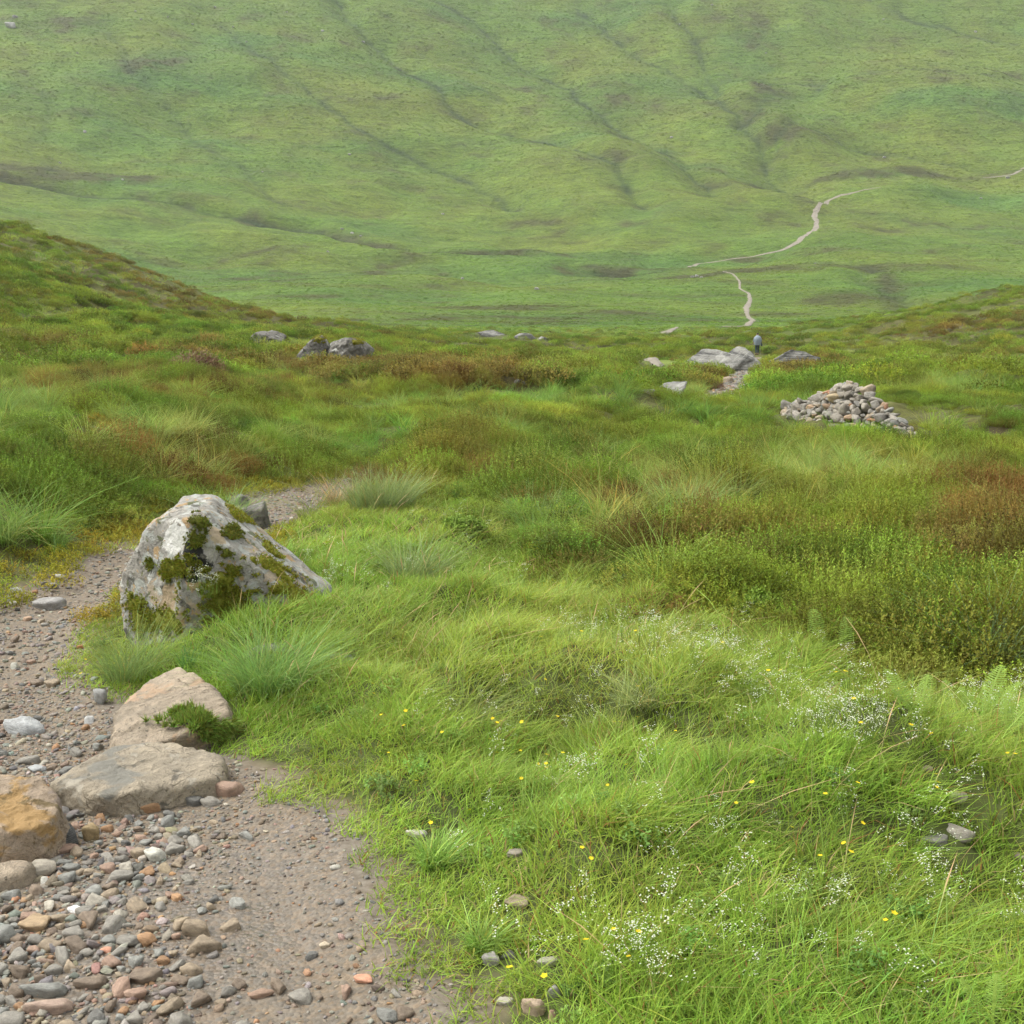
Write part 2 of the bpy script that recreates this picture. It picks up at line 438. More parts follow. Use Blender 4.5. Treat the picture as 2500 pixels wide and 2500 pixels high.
def path_material():
    m, n, l = newmat('path_grit')
    co = coords(n)
    f0 = noise(n, l, co, 1.3, 4); f1 = noise(n, l, co, 38, 6, .65); f2 = noise(n, l, co, 7, 5)
    c = ramp(n, l, f1, [(.25, (.080, .064, .045)), (.5, (.148, .126, .096)), (.7, (.202, .177, .140)), (.85, (.272, .243, .200))])
    c = mix(n, l, math_n(n, l, 'MULTIPLY', f0, .4), c, (.15, .115, .07))
    vor = n.new('ShaderNodeTexVoronoi'); vor.inputs['Scale'].default_value = 70; l.new(co, vor.inputs['Vector'])
    hue = ramp(n, l, vor.outputs['Color'], [(.2, (.78, .78, .78)), (.5, (1.03, 1, .95)), (.8, (1.18, 1.03, .86))])
    c = mix(n, l, .8, c, hue, 'MULTIPLY')
    wet = attr(n, 'wet').outputs['Fac']
    wetm = math_n(n, l, 'MULTIPLY', wet, ramp(n, l, f2, [(.35, (.25, .25, .25)), (.6, (1, 1, 1))]), True)
    c = mix(n, l, wetm, c, mix(n, l, 1.0, c, (.86, .88, .94), 'MULTIPLY'))
    rg = n.new('ShaderNodeMapRange'); rg.inputs['To Min'].default_value = .9; rg.inputs['To Max'].default_value = .22
    l.new(wetm, rg.inputs['Value'])
    hgt = math_n(n, l, 'ADD', f1, math_n(n, l, 'MULTIPLY', vor.outputs['Distance'], -.8))
    finish(n, l, c, rg.outputs[0], hgt, .55, .012, .4)
    return m

def foliage_material(name, transl=.42, rough=.6, spec=.16, gain=1.8, inst=True):
    m, n, l = newmat(name)
    vc = attr(n, 'vc').outputs['Color']
    tint = attr(n, 'tint', 'INSTANCER').outputs['Color'] if inst else vc
    c = mix(n, l, 1.0, mix(n, l, 1.0, tint, vc, 'MULTIPLY') if inst else vc, (gain, gain, gain * .92), 'MULTIPLY')
    p = n.new('ShaderNodeBsdfPrincipled'); t = n.new('ShaderNodeBsdfTranslucent'); ms = n.new('ShaderNodeMixShader'); o = n.new('ShaderNodeOutputMaterial')
    l.new(c, p.inputs['Base Color']); l.new(c, t.inputs['Color'])
    p.inputs['Roughness'].default_value = rough; p.inputs['Specular IOR Level'].default_value = spec
    ms.inputs[0].default_value = transl
    l.new(p.outputs[0], ms.inputs[1]); l.new(t.outputs[0], ms.inputs[2]); l.new(ms.outputs[0], o.inputs['Surface'])
    return m

def own_foliage_material(name, transl=.28):
    """for plants that are objects of their own: colour from the object"""
    m, n, l = newmat(name)
    oc = n.new('ShaderNodeObjectInfo').outputs['Color']
    vc = attr(n, 'vc').outputs['Color']
    c = mix(n, l, 1.0, oc, vc, 'MULTIPLY')
    p = n.new('ShaderNodeBsdfPrincipled'); t = n.new('ShaderNodeBsdfTranslucent'); ms = n.new('ShaderNodeMixShader'); o = n.new('ShaderNodeOutputMaterial')
    l.new(c, p.inputs['Base Color']); l.new(c, t.inputs['Color'])
    p.inputs['Roughness'].default_value = .6; p.inputs['Specular IOR Level'].default_value = .15
    ms.inputs[0].default_value = transl
    l.new(p.outputs[0], ms.inputs[1]); l.new(t.outputs[0], ms.inputs[2]); l.new(ms.outputs[0], o.inputs['Surface'])
    return m

def stone_material(name, inst=False):
    m, n, l = newmat(name)
    co = coords(n)
    if inst:
        base = attr(n, 'tint', 'INSTANCER').outputs['Color']
    else:
        base = n.new('ShaderNodeObjectInfo').outputs['Color']
    rnd = n.new('ShaderNodeObjectInfo').outputs['Random']
    vm = n.new('ShaderNodeVectorMath'); vm.operation = 'ADD'
    cmb = n.new('ShaderNodeCombineXYZ'); s = math_n(n, l, 'MULTIPLY', rnd, 40.0)
    l.new(s, cmb.inputs[0]); l.new(s, cmb.inputs[2]); l.new(co, vm.inputs[0]); l.new(cmb.outputs[0], vm.inputs[1])
    f1 = noise(n, l, vm.outputs[0], 2.2, 6, .6); f2 = noise(n, l, vm.outputs[0], 14, 4, .6)
    c = mix(n, l, 1.0, base, ramp(n, l, f1, [(.3, (.66, .64, .62)), (.55, (1, 1, 1)), (.75, (1.22, 1.2, 1.15))]), 'MULTIPLY')
    c = mix(n, l, 1.0, c, ramp(n, l, f2, [(.3, (.8, .8, .8)), (.6, (1.08, 1.07, 1.05))]), 'MULTIPLY')
    finish(n, l, c, .72, math_n(n, l, 'ADD', f1, math_n(n, l, 'MULTIPLY', f2, .3)), .35, .12, .35)
    return m

def rock_material(name, base, second, speck, scale=1.0, lichen=None, strata=False, patches=()):
    """rock with its own blotches; patches: (object-space centre, radius, colour) stains with a shape of their own"""
    m, n, l = newmat(name)
    co = coords(n)
    f1 = noise(n, l, co, 2.2 * scale, 7, .62, .4); f2 = noise(n, l, co, 26 * scale, 5, .65); f3 = noise(n, l, co, 7 * scale, 6, .6, .6)
    c = ramp(n, l, f1, [(.30, second), (.52, base), (.72, [min(1, v * 1.25) for v in base])])
    c = mix(n, l, ramp(n, l, f2, [(.58, (0, 0, 0)), (.68, (1, 1, 1))]), c, speck)
    c = mix(n, l, 1.0, c, ramp(n, l, f3, [(.3, (.72, .72, .72)), (.6, (1.1, 1.1, 1.1))]), 'MULTIPLY')
    hgt = math_n(n, l, 'ADD', f3, math_n(n, l, 'MULTIPLY', f2, .35))
    if strata:
        mp = n.new('ShaderNodeMapping'); mp.inputs['Rotation'].default_value = (0.1, .52, 0); mp.inputs['Scale'].default_value = (.5 * scale, .5 * scale, 9 * scale)
        l.new(co, mp.inputs['Vector'])
        fs = noise(n, l, mp.outputs[0], 1.6, 6, .65, .3)
        c = mix(n, l, 1.0, c, ramp(n, l, fs, [(.40, (.26, .26, .26)), (.49, (1, 1, 1)), (.66, (1.28, 1.28, 1.24))]), 'MULTIPLY')
        hgt = math_n(n, l, 'ADD', hgt, math_n(n, l, 'MULTIPLY', fs, 2.2))
    dv = n.new('ShaderNodeVectorMath'); dv.operation = 'ADD'; l.new(co, dv.inputs[0])
    nz = n.new('ShaderNodeTexNoise'); nz.inputs['Scale'].default_value = 3 * scale; nz.inputs['Detail'].default_value = 5; l.new(co, nz.inputs['Vector'])
    sc_ = n.new('ShaderNodeVectorMath'); sc_.operation = 'SCALE'; sc_.inputs['Scale'].default_value = .35 / scale; l.new(nz.outputs['Color'], sc_.inputs[0]); l.new(sc_.outputs[0], dv.inputs[1])
    vo = n.new('ShaderNodeTexVoronoi'); vo.feature = 'DISTANCE_TO_EDGE'; vo.inputs['Scale'].default_value = 1.9 * scale; l.new(dv.outputs[0], vo.inputs['Vector'])
    crack = ramp(n, l, vo.outputs['Distance'], [(.0, (.50, .48, .44)), (.014, (.88, .88, .88)), (.03, (1, 1, 1))])
    cm = ramp(n, l, f1, [(.50, (0, 0, 0)), (.60, (1, 1, 1))])
    c = mix(n, l, cm, c, mix(n, l, 1.0, c, crack, 'MULTIPLY'))
    grain = noise(n, l, co, 90 * scale, 3, .7)
    c = mix(n, l, 1.0, c, ramp(n, l, grain, [(.3, (.78, .78, .78)), (.6, (1.08, 1.08, 1.08))]), 'MULTIPLY')
    hgt = math_n(n, l, 'ADD', hgt, math_n(n, l, 'MULTIPLY', grain, .12))
    hgt = math_n(n, l, 'ADD', hgt, math_n(n, l, 'MULTIPLY', math_n(n, l, 'MULTIPLY', crack, .4), cm))
    if lichen:
        for k, (lc, thr, sc) in enumerate(lichen):
            mp = n.new('ShaderNodeMapping'); mp.inputs['Location'].default_value = (3.7 * k + 1, 5.1 * k, 2.2 * k); l.new(co, mp.inputs['Vector'])
            ff = noise(n, l, mp.outputs[0], sc, 6, .6, .5)
            c = mix(n, l, ramp(n, l, ff, [(thr - .005, (0, 0, 0)), (thr + .03, (.85, .85, .85))]), c, lc)
    for cen, rad, pc in patches:
        vm = n.new('ShaderNodeVectorMath'); vm.operation = 'DISTANCE'; vm.inputs[1].default_value = cen
        l.new(co, vm.inputs[0])
        dd = math_n(n, l, 'ADD', math_n(n, l, 'ADD', math_n(n, l, 'DIVIDE', vm.outputs['Value'], rad), math_n(n, l, 'MULTIPLY', f3, 2.2)), math_n(n, l, 'MULTIPLY', f2, .8))
        mr = n.new('ShaderNodeMapRange'); mr.inputs['From Min'].default_value = 2.42; mr.inputs['From Max'].default_value = 2.30
        l.new(dd, mr.inputs['Value'])
        c = mix(n, l, mr.outputs[0], c, pc)
    finish(n, l, c, .82, hgt, .85, .05 / scale, .3)
    return m

def plain_material(name, colr, rough=.8, var=.25, scale=8.0, bump=.2):
    m, n, l = newmat(name)
    co = coords(n)
    f = noise(n, l, co, scale, 5)
    c = ramp(n, l, f, [(.3, [v * (1 - var) for v in colr]), (.7, [min(1, v * (1 + var)) for v in colr])])
    finish(n, l, c, rough, f, bump, .01, .3)
    return m

M_GROUND = ground_material()
M_PATH = path_material()
M_FOL = foliage_material('leaf_and_blade')
M_BLADE = foliage_material('grass_blade', .42, .6, .16, 1.84, False)
M_HEATH = foliage_material('heather_sprig', .32, .7, .10, 1.95)
M_OWNFOL = own_foliage_material('plant_green')
M_STONE = stone_material('loose_stone')
M_GRAVEL = stone_material('gravel_chip', True)
M_MOSS = own_foliage_material('moss_cushion', .1)

# ------------------------------------------------------------------ object helpers
def tag(o, label=None, cat=None, group=None, kind=None):
    if label: o['label'] = label
    if cat: o['category'] = cat
    if group: o['group'] = group
    if kind: o['kind'] = kind
    return o

def mesh_np(name, verts, faces, mat=None, smooth=True, cols=None, quads=False):
    me = bpy.data.meshes.new(name)
    verts = np.asarray(verts, np.float32); faces = np.asarray(faces, np.int32)
    nf, k = faces.shape
    me.vertices.add(len(verts)); me.vertices.foreach_set('co', verts.ravel())
    me.loops.add(nf * k); me.loops.foreach_set('vertex_index', faces.ravel())
    me.polygons.add(nf)
    me.polygons.foreach_set('loop_start', np.arange(0, nf * k, k, dtype=np.int32))
    if smooth: me.polygons.foreach_set('use_smooth', np.ones(nf, bool))
    me.update(calc_edges=True)
    if cols is not None:
        a = me.attributes.new('vc', 'FLOAT_COLOR', 'POINT')
        c4 = np.ones((len(verts), 4), np.float32); c4[:, :3] = cols
        a.data.foreach_set('color', c4.ravel())
    if mat: me.materials.append(mat)
    return me

def add(name, me, parent=None, loc=None, rot=None, color=None):
    o = bpy.data.objects.new(name, me)
    COL.objects.link(o)
    if parent is not None: o.parent = parent
    if loc is not None: o.location = loc
    if rot is not None: o.rotation_euler = rot
    if color is not None: o.color = tuple(color) + (1,)
    return o

def empty(name, loc):
    o = bpy.data.objects.new(name, None); COL.objects.link(o); o.location = loc
    o.empty_display_size = .1
    return o

_ICO = {}
def ico(sub):
    if sub not in _ICO:
        bm = bmesh.new(); bmesh.ops.create_icosphere(bm, subdivisions=sub, radius=1)
        v = np.array([x.co[:] for x in bm.verts]); bm.verts.index_update()
        f = np.array([[q.index for q in p.verts] for p in bm.faces]); bm.free()
        _ICO[sub] = (v, f)
    return _ICO[sub]

def n3(p, s, seed):
    return (fbm(p[:, 0] + .7 * p[:, 2], p[:, 1] - .6 * p[:, 2], s, 3, seed) + fbm(p[:, 2] + 3, p[:, 0] - p[:, 1], s, 3, seed + 5)) * .5

def rock_verts(sub, planes, rough=.05, sharp=14, seed=0, rs=.5, ledge=0.0):
    """a polyhedron of cutting planes with worn edges and a rough skin"""
    v, f = ico(sub)
    nrm = np.array([p[0] for p in planes], float); nrm /= np.linalg.norm(nrm, axis=1)[:, None]
    dd = np.array([p[1] for p in planes], float)
    q = np.maximum(v @ nrm.T, 1e-3) / dd[None, :]
    rad = 1.0 / (np.power(np.power(q, sharp).sum(1), 1 / sharp))
    p = v * rad[:, None]
    p = p * (1 + rough * n3(p, rs, seed) + rough * .5 * n3(p, rs * .3, seed + 9) + rough * .3 * np.abs(n3(p, rs * .14, seed + 19)))[:, None]
    if ledge:
        L = p @ np.array([-.50, .12, .86]) + .12 * n3(p, rs, seed + 3)
        p = p * (1 + ledge * (vnoise(L * 3.1, 0 * L, seed) + .6 * vnoise(L * 8.3, 0 * L, seed + 1)))[:, None]
    return p, f

def random_planes(rng, n=11, flat=.8, lo=.72, hi=1.0):
    pl = []
    for k in range(n):
        d = rng.normal(size=3); d /= np.linalg.norm(d)
        pl.append((d, rng.uniform(lo, hi)))
    pl += [((0, 0, 1), flat), ((0, 0, -1), .85)]
    for a in (0, 2.1, 4.2):
        pl.append(((math.cos(a + rng.uniform(0, 1)), math.sin(a + rng.uniform(0, 1)), rng.uniform(-.2, .3)), rng.uniform(.85, 1.0)))
    return pl

STONE_MESH = []
for k in range(14):
    rr = np.random.default_rng(100 + k)
    p, f = rock_verts(3 if k < 14 else 2, random_planes(rr, rr.integers(6, 11), .7, .6, 1.0), .08, rr.choice([12, 18, 28]), 200 + k, .6)
    p = p / np.abs(p).max(0)
    STONE_MESH.append(mesh_np('stone', p, f, M_STONE))
PEBBLE_MESH = []
for k in range(10):
    rr = np.random.default_rng(300 + k)
    p, f = rock_verts(3, random_planes(rr, rr.integers(5, 9), .6, .55, 1.0), .07, rr.choice([12, 20, 30]), 400 + k, .6)
    p = p / np.abs(p).max(0)
    PEBBLE_MESH.append(mesh_np('pebble', p, f, M_STONE))

GREY, DGREY, TAN, PINK, WHITE, ORANGE, BROWN_C, BLUEG = (.225, .21, .175), (.125, .122, .108), (.27, .215, .145), (.28, .19, .135), (.52, .50, .43), (.31, .185, .095), (.175, .135, .095), (.205, .205, .18)

def stone_at(bb, color, label, name='stone', cat='stone', group=None, depth=.75, mesh=None, yaw=None, tilt=(0, 0), sink=.25, parent=None, seed=0):
    """a loose stone whose outline in the photograph fills the box bb; it lies on the ground under that box"""
    x0, y0, x1, y1 = bb
    rr = random.Random(hash((x0, y0, seed)) & 0xffff)
    p = ground_at((x0 + x1) / 2, y1 - .10 * (y1 - y0), H)
    dist = math.hypot(p[1], p[2] - CAM[2])
    s = dist / FPX
    w = (x1 - x0) * s
    al = math.atan2(CAM[2] - p[2], p[1])
    dp = w * depth
    hvis = (y1 - y0) * s
    h = max((hvis - dp * math.sin(al)) / math.cos(al), .30 * w)
    if (hvis < .5 * w): dp = min(dp, max(.45 * w, (hvis - .22 * w * math.cos(al)) / max(math.sin(al), .15)))
    me = mesh or rr.choice(STONE_MESH)
    yaw = rr.uniform(-.35, .35) if yaw is None else yaw
    o = add(name, me, parent, (p[0], p[1] + .35 * dp, p[2] + h * (.5 - sink)), (tilt[0], tilt[1], yaw), color)
    o.scale = (w / 2 * 1.02, dp / 2, h * .62)
    if label: tag(o, label, cat, group)
    return o

# ------------------------------------------------------------------ the setting: ground, near path
az = np.concatenate([np.arange(-30, 30.001, .19), np.geomspace(31, 90, 22), np.linspace(96, 264, 26), 360 - np.geomspace(90, 31, 22)])
az = np.radians(az)
rad = np.concatenate([np.geomspace(.6, 260, 470), np.arange(262.5, 1120, 2.6), np.geomspace(1125, 2400, 26)])
A, R = np.meshgrid(az, rad)
GX, GY = (R * np.sin(A)).ravel(), (R * np.cos(A)).ravel()
GZ = H(GX, GY)
GX = np.append(GX, 0.0); GY = np.append(GY, 0.0); GZ = np.append(GZ, float(H(np.array(0.), np.array(0.))))
nA, nR = len(az), len(rad)
i = np.arange(nR - 1)[:, None] * nA; j = np.arange(nA)[None, :]; j2 = (j + 1) % nA
quads = np.stack([i + j, i + nA + j, i + nA + j2, i + j2], -1).reshape(-1, 4)[:, ::-1]
cen = np.full(nA, len(GX) - 1)
jj = np.arange(nA)
SDV = path_sd(GX, GY)
fc = quads.mean(1)
fsd = SDV[quads].mean(1)
on_path = (fsd < 0) & (np.hypot(GX[quads[:, 0]], GY[quads[:, 0]]) < 95)
P3 = np.stack([GX, GY, GZ], 1)
RR = np.hypot(GX, GY)
k = sstep(110, 190, RR)[:, None]
F = fields(GX, GY)
VCOL = near_color(F, GX, GY) * (1 - k) + far_color(GX, GY) * k
soil = np.array([.15, .10, .055])
ed = ((1 - sstep(.03, .24, SDV + .06 * fbm(GX, GY, .2, 2, 33))) * (RR < 40))[:, None]
VCOL = VCOL * (1 - ed) + soil * ed
pe = np.exp(-(seg_dist(GX, GY, PEAT) / .7) ** 2)[:, None]
VCOL = VCOL * (1 - pe) + np.array([.035, .024, .016]) * pe

def submesh(name, faces, mat):
    used, inv = np.unique(faces, return_inverse=True)
    me = mesh_np(name, P3[used], inv.reshape(faces.shape), mat)
    a = me.attributes.new('col', 'FLOAT_COLOR', 'POINT'); c4 = np.ones((len(used), 4), np.float32); c4[:, :3] = VCOL[used]
    a.data.foreach_set('color', c4.ravel())
    a = me.attributes.new('soil', 'FLOAT', 'POINT'); a.data.foreach_set('value', ed[used, 0].astype(np.float32))
    a = me.attributes.new('far', 'FLOAT', 'POINT'); a.data.foreach_set('value', k[used, 0].astype(np.float32))
    w0 = ground_at(470, 2230)
    dx, dy = GX[used] - w0[0], GY[used] - w0[1]
    wet = np.exp(-((dx / .42) ** 2 + (dy / .55) ** 2)) * 1.2
    a = me.attributes.new('wet', 'FLOAT', 'POINT'); a.data.foreach_set('value', np.clip(wet, 0, 1).astype(np.float32))
    return me

gfaces = quads[~on_path]
ground = add('ground', submesh('ground', gfaces, M_GROUND)); tag(ground, kind='structure')
path = add('path', submesh('path', quads[on_path], M_PATH)); tag(path, kind='structure')

# far stretches of the path, draped over the ground
M_FARPATH = plain_material('pale_path_grit', (.20, .175, .135), .95, .25, .8, .1)
def ribbon(pxs, wid, lift=.12, step=.8):
    P = [ground_at(*p, H) for p in pxs]
    pts = []; ws = []
    for q in range(len(P) - 1):
        a, b = P[q][:2], P[q + 1][:2]; nseg = max(2, int(np.linalg.norm(b - a) / step))
        for t in np.arange(nseg) / nseg:
            pts.append(a + (b - a) * t); ws.append(wid[q] + (wid[q + 1] - wid[q]) * t)
    pts.append(P[-1][:2]); ws.append(wid[-1])
    pts = np.array(pts); ws = np.array(ws)
    for _ in range(6): pts[1:-1] = (pts[:-2] + 2 * pts[1:-1] + pts[2:]) / 4
    d = np.gradient(pts, axis=0); d /= np.linalg.norm(d, axis=1)[:, None] + 1e-9
    nrm = np.stack([-d[:, 1], d[:, 0]], 1)
    jl = 1 + .30 * vnoise(np.arange(len(ws)) * .35, np.zeros(len(ws)), 3); jr = 1 + .30 * vnoise(np.arange(len(ws)) * .35, np.zeros(len(ws)) + 5, 4)
    rows = []
    for f_ in (-1, -.5, 0, .5, 1):
        q = pts + nrm * (ws / 2 * f_ * (jl if f_ < 0 else jr))[:, None]
        rows.append(np.column_stack([q, H(q[:, 0], q[:, 1]) + lift + (0.04 if abs(f_) < 1 else -.05)]))
    V = np.stack(rows, 1).reshape(-1, 3)
    n = len(pts); ii = (np.arange(n - 1) * 5)[:, None] + np.arange(4)[None, :]
    Fq = np.stack([ii, ii + 1, ii + 6, ii + 5], -1).reshape(-1, 4)
    me = mesh_np('path', V, Fq, M_FARPATH)
    o = add('path', me); tag(o, kind='structure')
    return pts, ws
FARPATHS = []
for pxs, wid in [
    ([(1500, 866), (1545, 871), (1590, 880), (1612, 893), (1600, 902)], [.9, 1.1, 1.0, .9, .4]),
    ([(1612, 818), (1628, 811), (1652, 800)], [2.4, 2.2, 1.2]),
    ([(1765, 798), (1800, 799), (1826, 795), (1838, 782), (1824, 768), (1822, 752), (1832, 735), (1828, 716), (1806, 706), (1806, 690), (1797, 676), (1765, 663)], [.8, 1.0, 1.9, 1.7, 1.5, 2.6, 2.0, 1.4, 1.1, 1.3, 1.1, .6]),
    ([(1682, 653), (1700, 645), (1730, 641), (1790, 632), (1850, 624), (1905, 613), (1950, 590), (1972, 571), (1992, 556), (1994, 540), (1987, 524), (2000, 503), (2020, 490), (2055, 476), (2100, 466), (2150, 458)],
     [2.2, 3.2, 1.4, 1.6, 2.0, 2.6, 4.2, 3.6, 4.0, 3.4, 4.4, 3.4, 3.4, 3.0, 1.8, 1.0]),
    ([(2400, 434), (2450, 430), (2480, 424), (2494, 412), (2520, 404)], [1.4, 2.4, 3.2, 3.6, 3.0]),
]:
    FARPATHS.append(ribbon(pxs, [q * .64 for q in wid]))

def farpath_clear(x, y):
    ok = np.ones(np.shape(x), bool)
    for pts, ws in FARPATHS:
        sub = pts[::3]
        d = np.full(np.shape(x), 1e9)
        bx0, by0 = sub.min(0) - 8; bx1, by1 = sub.max(0) + 8
        m = (x > bx0) & (x < bx1) & (y > by0) & (y < by1)
        if m.any():
            dd = seg_dist(x[m], y[m], sub)
            ok[m] &= dd > ws.mean() * .5 + .9
            # keep low plants off the line of sight just in front of the track as well
            dd2 = seg_dist(x[m], y[m] + 1.2, sub)
            ok[m] &= dd2 > ws.mean() * .5 + .3
    return ok

# ------------------------------------------------------------------ haze in the valley air
zlo, zhi = GZ.min() - 1.0, GZ.max() + 2.0
bm = bmesh.new(); bmesh.ops.create_cube(bm, size=1)
hm = bpy.data.meshes.new('haze'); bm.to_mesh(hm); bm.free()
mh, hn, hl = newmat('valley_air')
pv = hn.new('ShaderNodeVolumePrincipled'); pv.inputs['Color'].default_value = (.93, .97, 1.0, 1); pv.inputs['Density'].default_value = .00010
pv.inputs['Anisotropy'].default_value = 0.1
ho = hn.new('ShaderNodeOutputMaterial'); hl.new(pv.outputs[0], ho.inputs['Volume'])
hm.materials.append(mh)
haze = add('haze', hm, None, (0, 0, (zlo + zhi) / 2)); haze.scale = (4960, 4960, zhi - zlo)
tag(haze, kind='stuff')

# ------------------------------------------------------------------ rocks with outlines of their own
def hull2(pts):
    pts = sorted(map(tuple, pts))
    def half(ps):
        h = []
        for p in ps:
            while len(h) > 1 and (h[-1][0] - h[-2][0]) * (p[1] - h[-2][1]) - (h[-1][1] - h[-2][1]) * (p[0] - h[-2][0]) <= 0: h.pop()
            h.append(p)
        return h
    a, b = half(pts), half(pts[::-1])
    return a[:-1] + b[:-1]

def outline_rock(name, outline, base_py, depth, mat, seed=0, sub=5, rough=.05, sharp=18, fronts=None, lean=.18, back=.5, rs=.35, embed=.12, ledge=0.0):
    """upright rock: an outline seen from the front, given depth; it stands where its foot meets the ground"""
    rng = np.random.default_rng(seed)
    o = np.array(outline, float)
    cx, cy = o[:, 0].mean(), o[:, 1].mean()
    g0 = ground_at(cx, base_py, H)
    yc = g0[1] + depth * .5
    d = ray(cx, cy); t = yc / d[1]; c = CAM + d * t
    pts = []
    for q in o:
        dd = ray(*q); p = CAM + dd * (yc / dd[1]); pts.append((p[0] - c[0], p[2] - c[2]))
    hz = min(p[1] for p in pts)
    pts += [(p[0] * .9, p[1] - embed) for p in pts if p[1] < hz + .25 * (max(q[1] for q in pts) - hz)]
    h = hull2(pts)
    planes = []
    for q in range(len(h)):
        a, b = np.array(h[q]), np.array(h[(q + 1) % len(h)])
        e = b - a
        if np.linalg.norm(e) < 1e-4: continue
        n = np.array([e[1], -e[0]]) / np.linalg.norm(e)
        dist = float(n @ a)
        ty = rng.uniform(-lean, lean)
        n3_ = np.array([n[0], ty, n[1]]); L = np.linalg.norm(n3_)
        planes.append((n3_ / L, max(dist, .02) / L * 1.02))
    for fr in (fronts or [((-.45, -.85, .25), .42), ((.45, -.85, .2), .42), ((0, -.8, .6), .5)]):
        planes.append((fr[0], fr[1] * depth))
    planes += [((0, 1, .15), back * depth), ((.4, .8, .3), back * depth * 1.05), ((-.4, .8, .2), back * depth)]
    p, f = rock_verts(sub, planes, rough, sharp, seed, rs * max(np.ptp(p_) for p_ in np.array(pts).T) * .5, ledge)
    me = mesh_np(name, p, f, mat)
    ob = add(name, me, None, c)
    return ob, p, f, c

def slab_rock(name, top, h, mat, seed=0, sub=5, rough=.04, sharp=16, tilt=(0, 0), rs=.5, below=.12, batter=.25):
    """low rock: the outline of its upper face is traced on a plane h above the ground"""
    rng = np.random.default_rng(seed)
    T = np.array(top, float)
    g0 = ground_at(T[:, 0].mean(), T[:, 1].max(), H)
    zt = g0[2] + h
    pts = []
    for q in T:
        d = ray(*q); t = (zt - CAM[2]) / d[2]; p = CAM + d * t; pts.append((p[0], p[1]))
    pts = np.array(pts); c2 = pts.mean(0); zc = zt - (h + below) / 2
    hl_ = hull2(pts - c2)
    planes = []
    for q in range(len(hl_)):
        a, b = np.array(hl_[q]), np.array(hl_[(q + 1) % len(hl_)])
        e = b - a
        if np.linalg.norm(e) < 1e-4: continue
        n = np.array([e[1], -e[0]]) / np.linalg.norm(e)
        tz = rng.uniform(-.05, batter)
        n3_ = np.array([n[0], n[1], tz]); L = np.linalg.norm(n3_)
        planes.append((n3_ / L, (max(float(n @ a), .02) + tz * (h + below) * .35) / L))
    planes += [((tilt[0], tilt[1], 1), (h + below) / 2), ((0, 0, -1), (h + below) / 2)]
    p, f = rock_verts(sub, planes, rough, sharp, seed, rs * np.ptp(pts[:, 0]) * .5)
    me = mesh_np(name, p, f, mat)
    c = (c2[0], c2[1], zc)
    return add(name, me, None, c), p, f, np.array(c)

LICH = [((.32, .33, .29), .53, 9.0), ((.065, .06, .045), .58, 9.0), ((.33, .22, .10), .585, 12.0), ((.40, .40, .35), .59, 8.0), ((.30, .24, .16), .61, 5.0), ((.08, .09, .03), .60, 10.0)]

M_GREYROCK = rock_material('grey_moor_rock', (.165, .155, .13), (.085, .08, .065), (.06, .055, .045), 1.5, [((.33, .33, .29), .60, 2.2), ((.07, .07, .045), .63, 2.0)])
B_OUT = [(298, 1425), (372, 1292), (410, 1258), (475, 1244), (515, 1246), (635, 1338), (740, 1428), (778, 1480), (765, 1530), (640, 1560), (420, 1560), (318, 1500)]
g0 = ground_at(np.mean([q[0] for q in B_OUT]), 1535, H)
bd = .85
d_ = ray(np.mean([q[0] for q in B_OUT]), np.mean([q[1] for q in B_OUT])); bc = CAM + d_ * ((g0[1] + bd * .5) / d_[1])
def on_boulder(px, py, y_off=-.36):
    dd = ray(px, py); p = CAM + dd * ((bc[1] + y_off) / dd[1]); return tuple(p - bc)
boulder, bp, bf, bcen = outline_rock('boulder', B_OUT, 1535, bd, M_GREYROCK, 5, 6, .05, 60,
    [((-.55, -.80, .20), .36), ((.22, -.95, .12), .34), ((.30, -.62, .72), .50), ((-.2, -.75, .6), .50)], .12, .55, .3)
_bpx, _bpy = to_px(bp[:, 0] + bcen[0], bp[:, 1] + bcen[1], bp[:, 2] + bcen[2])
def boulder_skin(px, py):                # the point of its surface seen at a photo pixel
    k = np.where(np.hypot(_bpx - px, _bpy - py) < 12)[0]
    return tuple(bp[k[np.argmin(bp[k, 1])]])
M_BOULDER = rock_material('lichened_boulder', (.285, .27, .23), (.18, .165, .135), (.10, .095, .08), 1.6, LICH, False,
    [(boulder_skin(420, 1313), .095, (.52, .51, .46)), (boulder_skin(470, 1335), .06, (.02, .02, .016)), (boulder_skin(480, 1375), .08, (.02, .02, .016)),
     (boulder_skin(405, 1455), .09, (.30, .23, .14)), (boulder_skin(665, 1365), .05, (.36, .24, .12)), (boulder_skin(535, 1300), .06, (.36, .29, .19))])
boulder.data.materials.clear(); boulder.data.materials.append(M_BOULDER)
tag(boulder, 'large pale lichen-covered boulder with moss and a white patch beside the path', 'boulder')

